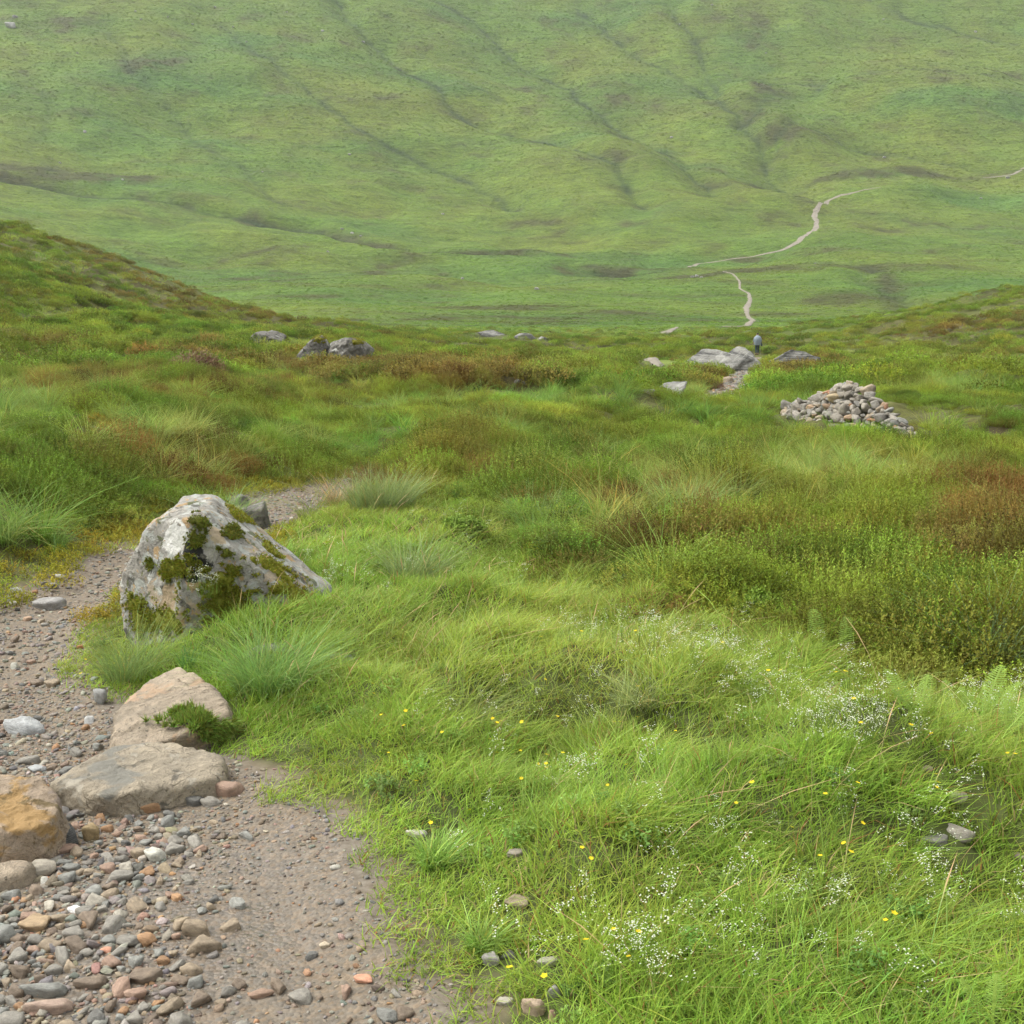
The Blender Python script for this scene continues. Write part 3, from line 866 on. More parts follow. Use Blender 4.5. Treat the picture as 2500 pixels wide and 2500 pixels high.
def moss_on(ob, p, f, cen, spots, name='moss_patch', col=(.20, .21, .025), thick=.014, tuft=.013, n=2600, seed=1, facing=-.05):
    """moss cushions on a rock: a raised skin over each spot plus short tufts"""
    rng = np.random.default_rng(seed)
    W = p + cen
    v0, v1, v2 = p[f[:, 0]], p[f[:, 1]], p[f[:, 2]]
    nn = np.cross(v1 - v0, v2 - v0); ar = np.linalg.norm(nn, axis=1) * .5; nn /= np.linalg.norm(nn, axis=1)[:, None] + 1e-12
    fc = (v0 + v1 + v2) / 3; WC = fc + cen
    px, py = to_px(WC[:, 0], WC[:, 1], WC[:, 2])
    m = np.zeros(len(f), bool)
    wob = n3(fc, .09, seed + 3) * .8 + n3(fc, .022, seed + 4) * .7
    vd = ((CAM - WC) * nn).sum(1)
    for cx, cy, rx, ry, ang in spots:
        ca, sa = math.cos(math.radians(ang)), math.sin(math.radians(ang))
        dx, dy = px - cx, py - cy
        u, w = (dx * ca + dy * sa) / rx, (-dx * sa + dy * ca) / ry
        m |= (np.hypot(u, w) + wob < 1) & (vd > facing)
    if m.sum() < 5: return None
    fm = f[m]; used, inv = np.unique(fm, return_inverse=True)
    vn = np.zeros_like(p); 
    for q in range(3): np.add.at(vn, f[:, q], nn * ar[:, None])
    vn /= np.linalg.norm(vn, axis=1)[:, None] + 1e-12
    cnt = np.zeros(len(p)); np.add.at(cnt, fm.ravel(), 1); tot = np.zeros(len(p)); np.add.at(tot, f.ravel(), 1)
    inner = (cnt[used] == tot[used]).astype(float)
    SV = p[used] + vn[used] * (inner * thick * (.8 + .5 * n3(p[used], .03, seed + 8)) - (1 - inner) * .004)[:, None]
    SF = inv.reshape(fm.shape)
    # tufts
    pr = ar[m] / ar[m].sum()
    ch = rng.choice(np.where(m)[0], n, p=pr)
    b = rng.dirichlet((1, 1, 1), n)
    pos = (p[f[ch, 0]] * b[:, :1] + p[f[ch, 1]] * b[:, 1:2] + p[f[ch, 2]] * b[:, 2:]) + nn[ch] * thick * .6
    Vs, Fs, Cs = [SV], [SF], [np.tile([.75, .75, .7], (len(SV), 1)) * (1 + .35 * n3(SV, .05, seed + 2))[:, None]]
    off = len(SV)
    for q in range(3):
        dirv = nn[ch] + rng.normal(0, .55, (n, 3)); dirv /= np.linalg.norm(dirv, axis=1)[:, None]
        side = np.cross(dirv, rng.normal(size=(n, 3))); side /= np.linalg.norm(side, axis=1)[:, None]
        L = tuft * rng.uniform(.6, 1.4, n)[:, None]
        V = np.stack([pos - side * .003, pos + side * .003, pos + dirv * L], 1).reshape(-1, 3)
        Vs.append(V); Fs.append(np.arange(n * 3).reshape(-1, 3) + off); off += n * 3
        cc = np.repeat(rng.uniform(.6, 1.5, n)[:, None] * np.array([1, 1, 1]) * (1 + .15 * rng.normal(size=(n, 3))), 3, axis=0); Cs.append(cc)
    me = mesh_np(name, np.concatenate(Vs), np.concatenate(Fs), M_MOSS, True, np.clip(np.concatenate(Cs), .2, 2))
    o = add(name, me, ob, None, None, col)
    return o

moss_on(boulder, bp, bf, bcen, [(545, 1445, 75, 55, 0), (430, 1385, 45, 22, -20), (465, 1395, 20, 14, 0), (565, 1390, 22, 16, 0)], seed=3, n=4200, thick=.022, tuft=.016)
moss_on(boulder, bp, bf, bcen, [(490, 1280, 22, 14, 30), (478, 1318, 26, 20, 0), (560, 1305, 22, 20, 0), (550, 1345, 30, 10, 20), (375, 1378, 14, 10, 0)], seed=4, n=1200, col=(.14, .155, .022))
moss_on(boulder, bp, bf, bcen, [(680, 1398, 55, 17, 35), (735, 1455, 50, 22, 38), (690, 1440, 30, 12, 5), (620, 1442, 20, 9, 0), (580, 1258, 40, 8, 34), (660, 1340, 30, 8, 40)], seed=5, n=1500, col=(.21, .21, .022))
moss_on(boulder, bp, bf, bcen, [(345, 1478, 28, 24, 0), (380, 1515, 60, 30, 0), (610, 1520, 120, 28, 0)], seed=6, n=2600, thick=.02)

M_TANROCK = rock_material('pale_tan_rock', (.29, .235, .165), (.19, .16, .115), (.085, .075, .055), 2.2, [((.10, .095, .045), .66, 6.0), ((.34, .235, .145), .60, 4.0)])
M_FLATROCK = rock_material('pitted_buff_rock', (.26, .22, .155), (.175, .15, .11), (.085, .07, .05), 2.4, [((.15, .145, .12), .58, 3.6), ((.29, .26, .20), .58, 8.0), ((.09, .08, .06), .62, 9.0)])
M_ORANGEROCK = rock_material('iron_stained_rock', (.27, .21, .145), (.19, .14, .085), (.10, .07, .035), 2.0, [((.27, .165, .055), .58, 3.2), ((.10, .07, .025), .60, 6.0), ((.20, .16, .13), .6, 5.0)])
M_SLATE = rock_material('banded_slate', (.17, .17, .155), (.105, .105, .10), (.08, .08, .075), 2.5, None, True)
M_OUTCROP = rock_material('banded_grey_outcrop', (.20, .195, .17), (.115, .11, .095), (.08, .08, .065), .35, [((.28, .275, .24), .63, 1.2), ((.16, .17, .06), .70, 1.0)], True)

tanr, tp, tf, tc = slab_rock('rock', [(268, 1800), (278, 1722), (330, 1674), (400, 1642), (437, 1634), (492, 1655), (560, 1700), (572, 1735), (540, 1752), (420, 1758), (345, 1790), (300, 1815)], .12, M_TANROCK, 21, 6, .07, 11, (-.05, -.10), .40, .15)
moss_on(tanr, tp, tf, tc, [(500, 1772, 75, 20, 0)], seed=8, n=1900, col=(.19, .26, .045), thick=.02, tuft=.034)
tag(tanr, 'pinkish tan rock below the rush tuft, with plants growing over its foot', 'rock')
flatr, fp, ff_, fcn = slab_rock('rock', [(108, 1905), (180, 1868), (262, 1826), (330, 1812), (478, 1814), (535, 1830), (552, 1862), (525, 1890), (430, 1912), (300, 1938), (235, 1938), (150, 1918)], .10, M_FLATROCK, 22, 6, .07, 16, (.02, -.03), .45, .15)
tag(flatr, 'broad flat buff rock with pitted top set across the path', 'rock')
oran, op_, of_, oc_ = slab_rock('rock', [(-170, 1935), (-60, 1905), (60, 1904), (140, 1920), (162, 1950), (148, 1975), (110, 2002), (0, 2020), (-150, 2030)], .16, M_ORANGEROCK, 23, 6, .08, 18, (.03, -.12), .5, .15)
tag(oran, 'orange-brown iron-stained rock at the left edge of the picture', 'rock')
lowt, *_ = slab_rock('rock', [(-120, 2120), (0, 2098), (60, 2092), (92, 2100), (60, 2128), (0, 2145), (-120, 2160)], .05, M_TANROCK, 24, 4, .04, 12)
tag(lowt, 'low pale tan slab at the foot of the orange-brown rock', 'rock')
slate = stone_at((42, 2012, 205, 2086), DGREY, 'dark grey banded slate leaning between the orange rock and the gravel', 'rock', 'rock', depth=.6, tilt=(.2, -.18), yaw=.25)
slate.data = slate.data.copy(); slate.data.materials.clear(); slate.data.materials.append(M_SLATE)

# rocks of the middle distance
def grow(outl, base, k):
    cx = np.mean([q[0] for q in outl]); return [(cx + (a - cx) * k, base + (b - base) * k) for a, b in outl]
def orock(outl, base, depth, mat, label, seed, sub=5, cat='rock', name='rock', rough=.06, fronts=None, sharp=16, moss=None):
    ob, p, f, c = outline_rock(name, outl, base, depth, mat, seed, sub, rough, sharp, fronts or [((-.3, -.93, .12), .46), ((.35, -.92, .10), .46)], .25, .5, .35, .12, .07 if mat is M_OUTCROP else 0.0)
    tag(ob, label, cat)
    if moss: moss_on(ob, p, f, c, moss, seed=seed, n=700, thick=.10, tuft=.06, col=(.22, .21, .02))
    return ob
dipf = [((-.05, -.85, .50), .46), ((.10, -.90, .35), .46)]
orock([(1660, 916), (1700, 892), (1745, 868), (1768, 860), (1790, 866), (1800, 912)], 906, 3.5, M_OUTCROP, 'long grey banded rock slab sloping down to the left below the walker', 31, 6, 'rock outcrop', 'rock_outcrop', .05, dipf, 30)
orock([(1752, 906), (1775, 882), (1800, 866), (1820, 853), (1834, 860), (1844, 874), (1856, 892), (1850, 912), (1770, 916)], 908, 3.0, M_OUTCROP, 'tall pale grey rock slab directly below the walker', 30, 6, 'rock outcrop', 'rock_outcrop', .05, dipf, 30)
orock([(1868, 892), (1895, 878), (1922, 862), (1940, 868), (1968, 870), (2008, 893), (1980, 900), (1900, 902)], 898, 4.5, M_OUTCROP, 'grey banded rock slab right of the walker', 32, 6, 'rock outcrop', 'rock_outcrop', .05, [((-.2, -.62, .76), .34), ((.12, -.72, .68), .36)], 22)
orock([(1588, 968), (1608, 951), (1655, 936), (1678, 932), (1670, 946), (1638, 962), (1612, 972)], 964, 2.4, M_OUTCROP, 'low pale grey slab below the left end of the long outcrop', 33, 5, 'rock outcrop', 'rock_outcrop', .05, [((-.1, -.55, .83), .26), ((.1, -.7, .7), .32)], 20)
orock([(1582, 930), (1600, 921), (1616, 920), (1610, 930), (1590, 936)], 932, 1.2, M_OUTCROP, 'small grey slab left of the low pale slab', 34, 4, 'rock outcrop', 'rock_outcrop', .05, dipf, 20)
orock([(1570, 962), (1582, 950), (1590, 952), (1586, 964)], 962, .5, M_GREYROCK, 'small upright grey stone at the lower end of the outcrop', 35, 4)
orock([(1803, 908), (1820, 892), (1832, 890), (1822, 904), (1808, 912)], 908, .6, M_OUTCROP, 'narrow grey rock sticking out below the long outcrop', 36, 4)
orock(grow([(620, 850), (637, 826), (640, 813), (662, 815), (690, 830), (682, 846), (660, 852)], 850, 1.08), 850, 2.2, M_GREYROCK, 'pale grey angular boulder, leftmost of three on the heather slope', 37, 6, 'boulder', 'boulder', .13)
orock(grow([(732, 868), (748, 850), (765, 832), (785, 824), (800, 845), (806, 868), (790, 878), (740, 876)], 876, 1.08), 874, 2.6, M_GREYROCK, 'grey boulder with a yellow-green moss cap, middle of three', 38, 6, 'boulder', 'boulder', .13, None, 16, [(778, 828, 16, 9, 10)])
orock(grow([(806, 870), (810, 850), (832, 834), (868, 834), (890, 852), (892, 872), (870, 890), (840, 888)], 892, 1.08), 890, 2.8, M_GREYROCK, 'large round cracked grey boulder, rightmost of three on the heather slope', 39, 6, 'boulder', 'boulder', .13, None, 16, [(872, 836, 14, 6, 0)])
orock([(1165, 812), (1180, 808), (1215, 814), (1240, 818), (1215, 824), (1180, 820)], 822, 2.0, M_OUTCROP, 'long low grey slab on the heather crest, left of two', 40, 4, 'rock outcrop', 'rock_outcrop', .05)
orock([(1255, 822), (1275, 813), (1295, 816), (1310, 828), (1280, 830)], 829, 2.0, M_OUTCROP, 'low grey slab on the heather crest, right of two', 41, 4, 'rock outcrop', 'rock_outcrop', .05)
orock([(1312, 828), (1325, 822), (1340, 826), (1332, 832), (1318, 832)], 832, 1.0, M_GREYROCK, 'small whitish rock at the right end of the heather crest', 42, 4)
orock([(1238, 936), (1250, 927), (1265, 925), (1276, 932), (1270, 940), (1250, 942)], 940, 1.0, M_GREYROCK, 'pale grey rock low in the heather, left of a smaller one', 43, 4)
orock([(1272, 938), (1280, 930), (1290, 936), (1286, 941)], 941, .5, M_GREYROCK, 'small pale rock touching a larger one in the heather', 44, 4)
orock([(1424, 1122), (1430, 1102), (1450, 1098), (1478, 1110), (1486, 1126), (1470, 1134), (1440, 1134)], 1130, .5, M_GREYROCK, 'light grey flat-topped rock half buried in heather before the cairn', 45, 5)
orock([(1526, 1142), (1536, 1128), (1545, 1130), (1550, 1142), (1540, 1148)], 1146, .2, M_GREYROCK, 'small pale pointed stone in the heather', 46, 4, 'stone', 'stone')
orock([(1858, 1158), (1872, 1148), (1882, 1152), (1880, 1164), (1866, 1166)], 1164, .3, M_TANROCK, 'small tan stone in long grass below the cairn', 47, 4, 'stone', 'stone')
orock([(1898, 1164), (1908, 1150), (1925, 1149), (1936, 1160), (1930, 1170), (1906, 1170)], 1168, .4, M_GREYROCK, 'rounded grey stone in long grass below the cairn', 48, 4, 'stone', 'stone')
orock([(1766, 936), (1770, 922), (1782, 919), (1790, 930), (1786, 938)], 936, .7, M_TANROCK, 'pale rough rock at the head of the stony path', 49, 4)
orock([(1345, 912), (1355, 905), (1375, 906), (1386, 914), (1365, 917)], 915, 1.0, M_GREYROCK, 'small pale rock with yellow moss on the heather slope', 50, 4, moss=[(1362, 906, 10, 4, 0)])
orock([(590, 1290), (600, 1240), (625, 1230), (645, 1231), (652, 1262), (650, 1296), (620, 1300)], 1296, .35, M_GREYROCK, 'grey wedge-shaped rock on the path behind the boulder', 51, 5)
orock([(572, 1232), (576, 1212), (590, 1207), (602, 1214), (604, 1232), (590, 1236)], 1234, .2, M_GREYROCK, 'dark grey round stone at the bank behind the boulder', 52, 4, 'stone', 'stone')
orock([(600, 1608), (640, 1570), (720, 1565), (800, 1572), (870, 1590), (900, 1612), (860, 1622), (640, 1622)], 1612, .5, M_GREYROCK, 'long low grey rock mostly hidden by grass right of the rush tuft', 53, 5)

# ------------------------------------------------------------------ single stones on and beside the path
NAMED = [
 ((505, 1888, 597, 1955), PINK, 'pink-brown block of stone at the right end of the flat rock'),
 ((308, 1952, 405, 1990), ORANGE, 'long orange-brown stone lying under the flat rock'),
 ((438, 1930, 500, 1975), DGREY, 'dark grey angular stone at the edge of the gravel below the flat rock'),
 ((488, 1938, 540, 1972), GREY, 'pale speckled stone left of the pink-brown block'),
 ((280, 1978, 332, 2012), DGREY, 'dark grey stone with a light edge below the long orange stone'),
 ((213, 1975, 263, 2010), ORANGE, 'orange stone at the left end of the gravel bank'),
 ((196, 2000, 240, 2060), (.27, .20, .10), 'round ochre-brown stone standing beside the slate'),
 ((244, 2008, 278, 2036), ORANGE, 'small squarish orange stone beside the ochre stone'),
 ((350, 2060, 405, 2108), (.46, .45, .38), 'pale triangular stone on the upper gravel'),
 ((315, 2062, 360, 2102), TAN, 'brown-grey stone left of the pale triangular stone'),
 ((122, 2050, 185, 2090), PINK, 'rounded pink-grey stone below the slate'),
 ((45, 2085, 132, 2150), (.31, .28, .22), 'large rounded grey-tan stone at the left gravel edge'),
 ((78, 2128, 126, 2168), WHITE, 'cream-white block touching the large grey-tan stone'),
 ((0, 2165, 50, 2205), BLUEG, 'grey-green stone at the left edge of the gravel'),
 ((148, 2105, 192, 2130), BLUEG, 'light grey stone in the upper left of the gravel'),
 ((238, 2100, 284, 2134), PINK, 'pink-tan oval stone in the middle of the gravel'),
 ((164, 2211, 200, 2230), (.8, .79, .76), 'bright white quartz pebble on the gravel'),
 ((40, 2228, 120, 2280), (.33, .24, .14), 'broad rounded ochre stone in the left gravel'),
 ((146, 2255, 202, 2300), GREY, 'large smooth grey cobble in the left gravel'),
 ((240, 2278, 283, 2308), BLUEG, 'light grey rounded cobble above the salmon stone'),
 ((238, 2305, 276, 2330), (.50, .25, .16), 'salmon pink stone in the lower gravel'),
 ((176, 2368, 258, 2425), BROWN_C, 'large flat brown stone in the lower gravel'),
 ((45, 2392, 165, 2445), BLUEG, 'broad grey-green slab at the lower left'),
 ((58, 2432, 180, 2486), (.34, .25, .19), 'large flat-topped brown-pink stone at the lower left'),
 ((438, 2345, 490, 2385), TAN, 'pointed tan stone right of the gravel bank'),
 ((310, 2360, 390, 2408), BROWN_C, 'flat brown stone beside the large flat brown stone'),
 ((850, 2374, 908, 2406), (.52, .27, .17), 'flat salmon pink stone on the bare grit'),
 ((700, 2412, 765, 2452), GREY, 'long grey stone half buried in the wet grit'),
 ((508, 2182, 540, 2208), DGREY, 'small dark stone standing in the wet patch'),
 ((778, 2296, 804, 2318), (.45, .38, .27), 'small cream stone on the grit by the grass'),
 ((605, 2420, 665, 2440), (.28, .19, .13), 'flat reddish-brown stone sunk in the wet grit'),
 ((120, 2495, 185, 2530), TAN, 'tan stone at the bottom edge of the picture'),
 # left arm of the path
 ((72, 1446, 155, 1495), (.27, .26, .24), 'humped grey rock on the path left of the boulder'),
 ((124, 1394, 160, 1420), (.34, .34, .32), 'pale grey angular stone at the mossy path edge'),
 ((22, 1430, 54, 1448), (.33, .33, .32), 'smooth grey stone at the left mossy edge'),
 ((96, 1415, 118, 1432), GREY, 'small grey stone behind the humped rock, left of two'),
 ((118, 1418, 142, 1438), GREY, 'small grey stone behind the humped rock, right of two'),
 ((18, 1464, 42, 1480), WHITE, 'small whitish stone left of the humped rock'),
 ((6, 1608, 50, 1636), (.36, .35, .29), 'pale pointed stone sunk in the left path'),
 ((62, 1606, 86, 1624), PINK, 'small orange-pink stone on the left path'),
 ((52, 1500, 80, 1518), (.34, .23, .15), 'brown-orange stone on the left path near the humped rock'),
 ((104, 1652, 145, 1682), TAN, 'tan rounded stone in the middle of the left path'),
 ((70, 1652, 108, 1678), BROWN_C, 'brown stone beside the tan rounded stone'),
 ((0, 1746, 108, 1798), (.33, .34, .33), 'flat pale grey slab in the left path'),
 ((178, 1738, 240, 1772), (.35, .35, .33), 'pale grey angular slab near the tan rock'),
 ((66, 1864, 112, 1888), (.33, .34, .33), 'pale grey stone beside the buff rock'),
 ((110, 1862, 140, 1884), BROWN_C, 'dark brown stone touching the buff rock'),
 ((214, 1666, 262, 1726), (.28, .28, .26), 'upright grey stone under the grass beside the tan rock'),
 ((470, 1630, 508, 1652), PINK, 'small pinkish stone behind the tan rock'),
 ((188, 1570, 208, 1586), (.42, .18, .08), 'small rust-red stone on the path by the grass'),
 ((352, 1794, 392, 1812), BLUEG, 'thin grey stone between the tan rock and the buff rock'),
 ((726, 1235, 744, 1248), (.45, .40, .33), 'small pale stone on the path behind the boulder, left of two'),
 ((740, 1222, 760, 1234), GREY, 'small grey stone on the path behind the boulder, right of two'),
 # among the grass
 ((1175, 2318, 1220, 2365), (.33, .31, .28), 'grey stone in the grass, upper left of a small heap'),
 ((1220, 2316, 1264, 2346), DGREY, 'dark grey stone in the grass heap'),
 ((1310, 2335, 1378, 2362), (.36, .34, .27), 'long pale stone lying in the grass'),
 ((1276, 2425, 1336, 2490), (.38, .29, .20), 'upright tan stone low in the grass heap'),
 ((1326, 2455, 1366, 2500), (.38, .25, .17), 'pinkish stone beside the upright tan stone'),
 ((1214, 2436, 1256, 2458), (.42, .39, .32), 'small flat cream stone left of the upright tan stone'),
 ((1336, 2400, 1374, 2442), (.30, .29, .25), 'grey stone above the upright tan stone'),
 ((1238, 2068, 1286, 2096), (.26, .23, .18), 'brown-grey stone peeping through the grass'),
 ((990, 2020, 1046, 2050), (.46, .43, .37), 'whitish stone in the grass by the path edge'),
 ((1230, 2190, 1300, 2225), (.27, .22, .14), 'mossy brown stone sunk in the grass'),
 ((2320, 1918, 2392, 1966), (.34, .29, .24), 'pale brown angular rock in the right-hand grass'),
 ((2302, 2002, 2386, 2054), (.35, .32, .26), 'layered pale rock on the bank at the right'),
 ((2255, 2030, 2330, 2072), (.18, .17, .15), 'dark slab of rock below the layered pale rock'),
 ((2478, 2075, 2520, 2105), (.26, .21, .17), 'brown stone at the right edge of the picture'),
 ((2252, 1862, 2288, 1886), (.33, .27, .20), 'small tan stone in the grass above the right-hand rocks'),
]
NAMED_XY = []
for bb, colr, lab in NAMED:
    o = stone_at(bb, colr, lab, depth=.8 if bb[1] > 1850 else .9)
    NAMED_XY.append((o.location.x, o.location.y, max(o.scale.x, o.scale.y)))

# countless smaller stones: the largest singly, the rest as gravel
NEARHEAP = np.array(NAMED_XY)
big_rocks = [flatr, tanr, oran, lowt, boulder, slate]
RB = []
for ob in big_rocks:
    bb = [ob.matrix_basis @ Vector(c) for c in ob.bound_box]
    RB.append((min(b.x for b in bb), max(b.x for b in bb), min(b.y for b in bb), max(b.y for b in bb)))
def clear_of_rocks(x, y, shrink=.12):
    ok = np.ones(np.shape(x), bool)
    for x0, x1, y0, y1 in RB:
        cx, cy, hx, hy = (x0 + x1) / 2, (y0 + y1) / 2, (x1 - x0) / 2, (y1 - y0) / 2
        ok &= (((x - cx) / hx) ** 2 + ((y - cy) / hy) ** 2) > (1 - shrink) ** 2
    return ok

def heapness(x, y):
    px, py = to_px(x, y, H0(x, y))
    return np.clip(blob(px, py, [(130, 2200, 300, 180, 1.0), (330, 2030, 190, 60, .9), (60, 2400, 320, 150, .8), (300, 2440, 200, 70, .3), (-300, 2300, 350, 400, .8), (100, 1600, 240, 220, .28), (100, 1850, 200, 60, .4), (900, 2400, 150, 150, .1)]), 0, 1)

PAL = [(GREY, 'grey'), (BLUEG, 'grey-green'), (TAN, 'tan'), (PINK, 'pinkish'), (BROWN_C, 'brown'), (ORANGE, 'orange'), (DGREY, 'dark grey'), ((.38, .35, .28), 'cream')]
PW = np.array([.31, .16, .19, .08, .13, .04, .06, .04]); PW /= PW.sum()
rng = np.random.default_rng(77)
placed = [tuple(q) for q in NEARHEAP]
cnt = 0
for tr in range(9000):
    if cnt >= 235: break
    px, py = rng.uniform(-60, 1000), rng.uniform(1480, 2540)
    if py < 1900 and rng.random() < .6: continue
    q = ground_at(px, py)
    hp = float(heapness(q[0], q[1]))
    if rng.random() > hp ** 1.3 or float(path_sd(np.array([q[0]]), np.array([q[1]]))[0]) > -.05: continue
    if not clear_of_rocks(np.array([q[0]]), np.array([q[1]]), .0)[0]: continue
    r_ = float(np.clip(rng.lognormal(math.log(.024), .35), .015, .045))
    if any((q[0] - a) ** 2 + (q[1] - b) ** 2 < (.8 * (r_ + c)) ** 2 for a, b, c in placed): continue
    placed.append((q[0], q[1], r_))
    kcol = rng.choice(len(PAL), p=PW)
    z = float(H(q[0], q[1]))
    o = add('pebble', PEBBLE_MESH[rng.integers(len(PEBBLE_MESH))], None, (q[0], q[1], z + r_ * .28), (rng.uniform(-.3, .3), rng.uniform(-.3, .3), rng.uniform(0, 6.28)), np.array(PAL[kcol][0]) * rng.uniform(.8, 1.2))
    o.scale = (r_ * rng.uniform(.95, 1.4), r_ * rng.uniform(.75, 1.0), r_ * rng.uniform(.5, .75))
    tag(o, 'small %s pebble among the loose gravel of the near path' % PAL[kcol][1], 'pebble', 'loose %s pebbles on the near path' % PAL[kcol][1])
    cnt += 1
PEBBLES = np.array(placed)

# ------------------------------------------------------------------ scattering (stuff nobody could count)
def proto_collection(name, meshes):
    c = bpy.data.collections.new(name)
    for q, me in enumerate(meshes):
        o = bpy.data.objects.new('%s_%02d' % (name, q), me)
        c.objects.link(o)
    return c

def scatter(name, coll, nvar, pos, eul, scl, tint, seed=0):
    n = len(pos)
    me = bpy.data.meshes.new(name)
    me.vertices.add(n); me.vertices.foreach_set('co', np.asarray(pos, np.float32).ravel())
    a = me.attributes.new('rot', 'FLOAT_VECTOR', 'POINT'); a.data.foreach_set('vector', np.asarray(eul, np.float32).ravel())
    s3 = np.asarray(scl, np.float32)
    if s3.ndim == 1: s3 = np.repeat(s3[:, None], 3, 1)
    a = me.attributes.new('scl', 'FLOAT_VECTOR', 'POINT'); a.data.foreach_set('vector', s3.ravel())
    a = me.attributes.new('idx', 'INT', 'POINT'); a.data.foreach_set('value', np.random.default_rng(seed).integers(0, nvar, n).astype(np.int32))
    a = me.attributes.new('tint', 'FLOAT_COLOR', 'POINT'); c4 = np.ones((n, 4), np.float32); c4[:, :3] = np.clip(tint, .004, 1); a.data.foreach_set('color', c4.ravel())
    ob = add(name, me)
    ng = bpy.data.node_groups.new(name, 'GeometryNodeTree')
    ng.interface.new_socket('Geometry', in_out='INPUT', socket_type='NodeSocketGeometry')
    ng.interface.new_socket('Geometry', in_out='OUTPUT', socket_type='NodeSocketGeometry')
    gi = ng.nodes.new('NodeGroupInput'); go = ng.nodes.new('NodeGroupOutput')
    ip = ng.nodes.new('GeometryNodeInstanceOnPoints'); ci = ng.nodes.new('GeometryNodeCollectionInfo')
    ci.inputs['Collection'].default_value = coll
    ci.inputs['Separate Children'].default_value = True
    ci.inputs['Reset Children'].default_value = True
    ip.inputs['Pick Instance'].default_value = True
    def na(nm, dt):
        q = ng.nodes.new('GeometryNodeInputNamedAttribute'); q.data_type = dt; q.inputs['Name'].default_value = nm
        return q.outputs['Attribute']
    L = ng.links
    L.new(gi.outputs[0], ip.inputs['Points']); L.new(ci.outputs[0], ip.inputs['Instance'])
    L.new(na('idx', 'INT'), ip.inputs['Instance Index'])
    L.new(na('rot', 'FLOAT_VECTOR'), ip.inputs['Rotation']); L.new(na('scl', 'FLOAT_VECTOR'), ip.inputs['Scale'])
    L.new(ip.outputs[0], go.inputs[0])
    md = ob.modifiers.new('scatter', 'NODES'); md.node_group = ng
    tag(ob, kind='stuff')
    return ob

def eulers(spin, tx, ty):
    """spin about z, then a lean: tx towards +x, ty towards +y (radians)"""
    c, s = np.cos(spin), np.sin(spin); n = len(spin)
    Rz = np.zeros((n, 3, 3)); Rz[:, 0, 0] = c; Rz[:, 0, 1] = -s; Rz[:, 1, 0] = s; Rz[:, 1, 1] = c; Rz[:, 2, 2] = 1
    Ry = np.zeros((n, 3, 3)); c, s = np.cos(tx), np.sin(tx); Ry[:, 0, 0] = c; Ry[:, 0, 2] = s; Ry[:, 2, 0] = -s; Ry[:, 2, 2] = c; Ry[:, 1, 1] = 1
    Rx = np.zeros((n, 3, 3)); c, s = np.cos(-ty), np.sin(-ty); Rx[:, 0, 0] = 1; Rx[:, 1, 1] = c; Rx[:, 1, 2] = -s; Rx[:, 2, 1] = s; Rx[:, 2, 2] = c
    M = Ry @ Rx @ Rz
    b = -np.arcsin(np.clip(M[:, 2, 0], -1, 1)); a = np.arctan2(M[:, 2, 1], M[:, 2, 2]); cc = np.arctan2(M[:, 1, 0], M[:, 0, 0])
    return np.stack([a, b, cc], 1)

def blades(rng, n, h, hv, R, w, bend, lean, seg=3, straw=.06, head=0.0, headcol=(1.3, .8, .6)):
    """a tuft of n tapering blades"""
    ang = rng.uniform(0, 2 * np.pi, n); rr = R * np.sqrt(rng.random(n))
    base = np.stack([rr * np.cos(ang), rr * np.sin(ang), np.zeros(n)], 1)
    dirang = np.where(rng.random(n) < .6, ang + rng.normal(0, .6, n), rng.uniform(0, 6.283, n))
    out = np.stack([np.cos(dirang), np.sin(dirang), np.zeros(n)], 1)
    ht = h * (1 + hv * rng.normal(size=n)).clip(.35, 1.8)
    ln = np.abs(rng.normal(lean, lean * .6, n)); bd = np.abs(rng.normal(bend, bend * .5, n))
    wa = rng.uniform(0, 6.283, n); side = np.stack([np.cos(wa), np.sin(wa), np.zeros(n)], 1)
    ww = w * rng.uniform(.7, 1.3, n)
    V = np.zeros((n, 2 * seg + 1, 3)); C = np.ones((n, 2 * seg + 1, 3))
    br = rng.uniform(.72, 1.28, n)[:, None] * np.stack([rng.uniform(.9, 1.15, n), np.ones(n), rng.uniform(.8, 1.15, n)], 1)
    st = rng.random(n) < straw
    br[st] = np.array([1.75, 1.15, 1.05]) * rng.uniform(.8, 1.2, st.sum())[:, None]
    for k in range(seg + 1):
        t = k / seg
        c = base + out * (ht * (ln * t + bd * t * t))[:, None] + np.array([0, 0, 1]) * (ht * (t - .45 * bd * t * t))[:, None]
        col = br * (0.95 + .12 * t)
        if k < seg:
            wk = (ww * (1 - .75 * t))[:, None] * side
            V[:, 2 * k] = c - wk; V[:, 2 * k + 1] = c + wk; C[:, 2 * k] = C[:, 2 * k + 1] = col
        else:
            V[:, 2 * seg] = c; C[:, 2 * seg] = col
    if head > 0:
        hd = rng.random(n) < head
        for k in (2 * seg - 2, 2 * seg - 1):
            C[hd, k] = headcol
        C[hd, 2 * seg] = headcol
        mid = (V[hd, 2 * seg - 2] + V[hd, 2 * seg - 1]) / 2
        V[hd, 2 * seg - 2] = mid + (V[hd, 2 * seg - 2] - mid) * 3.0; V[hd, 2 * seg - 1] = mid + (V[hd, 2 * seg - 1] - mid) * 3.0
    tri = []
    for k in range(seg - 1):
        a = 2 * k; tri += [(a, a + 1, a + 3), (a, a + 3, a + 2)]
    tri.append((2 * seg - 2, 2 * seg - 1, 2 * seg))
    F = (np.array(tri)[None] + (np.arange(n) * (2 * seg + 1))[:, None, None]).reshape(-1, 3)
    return V.reshape(-1, 3), F, C.reshape(-1, 3)

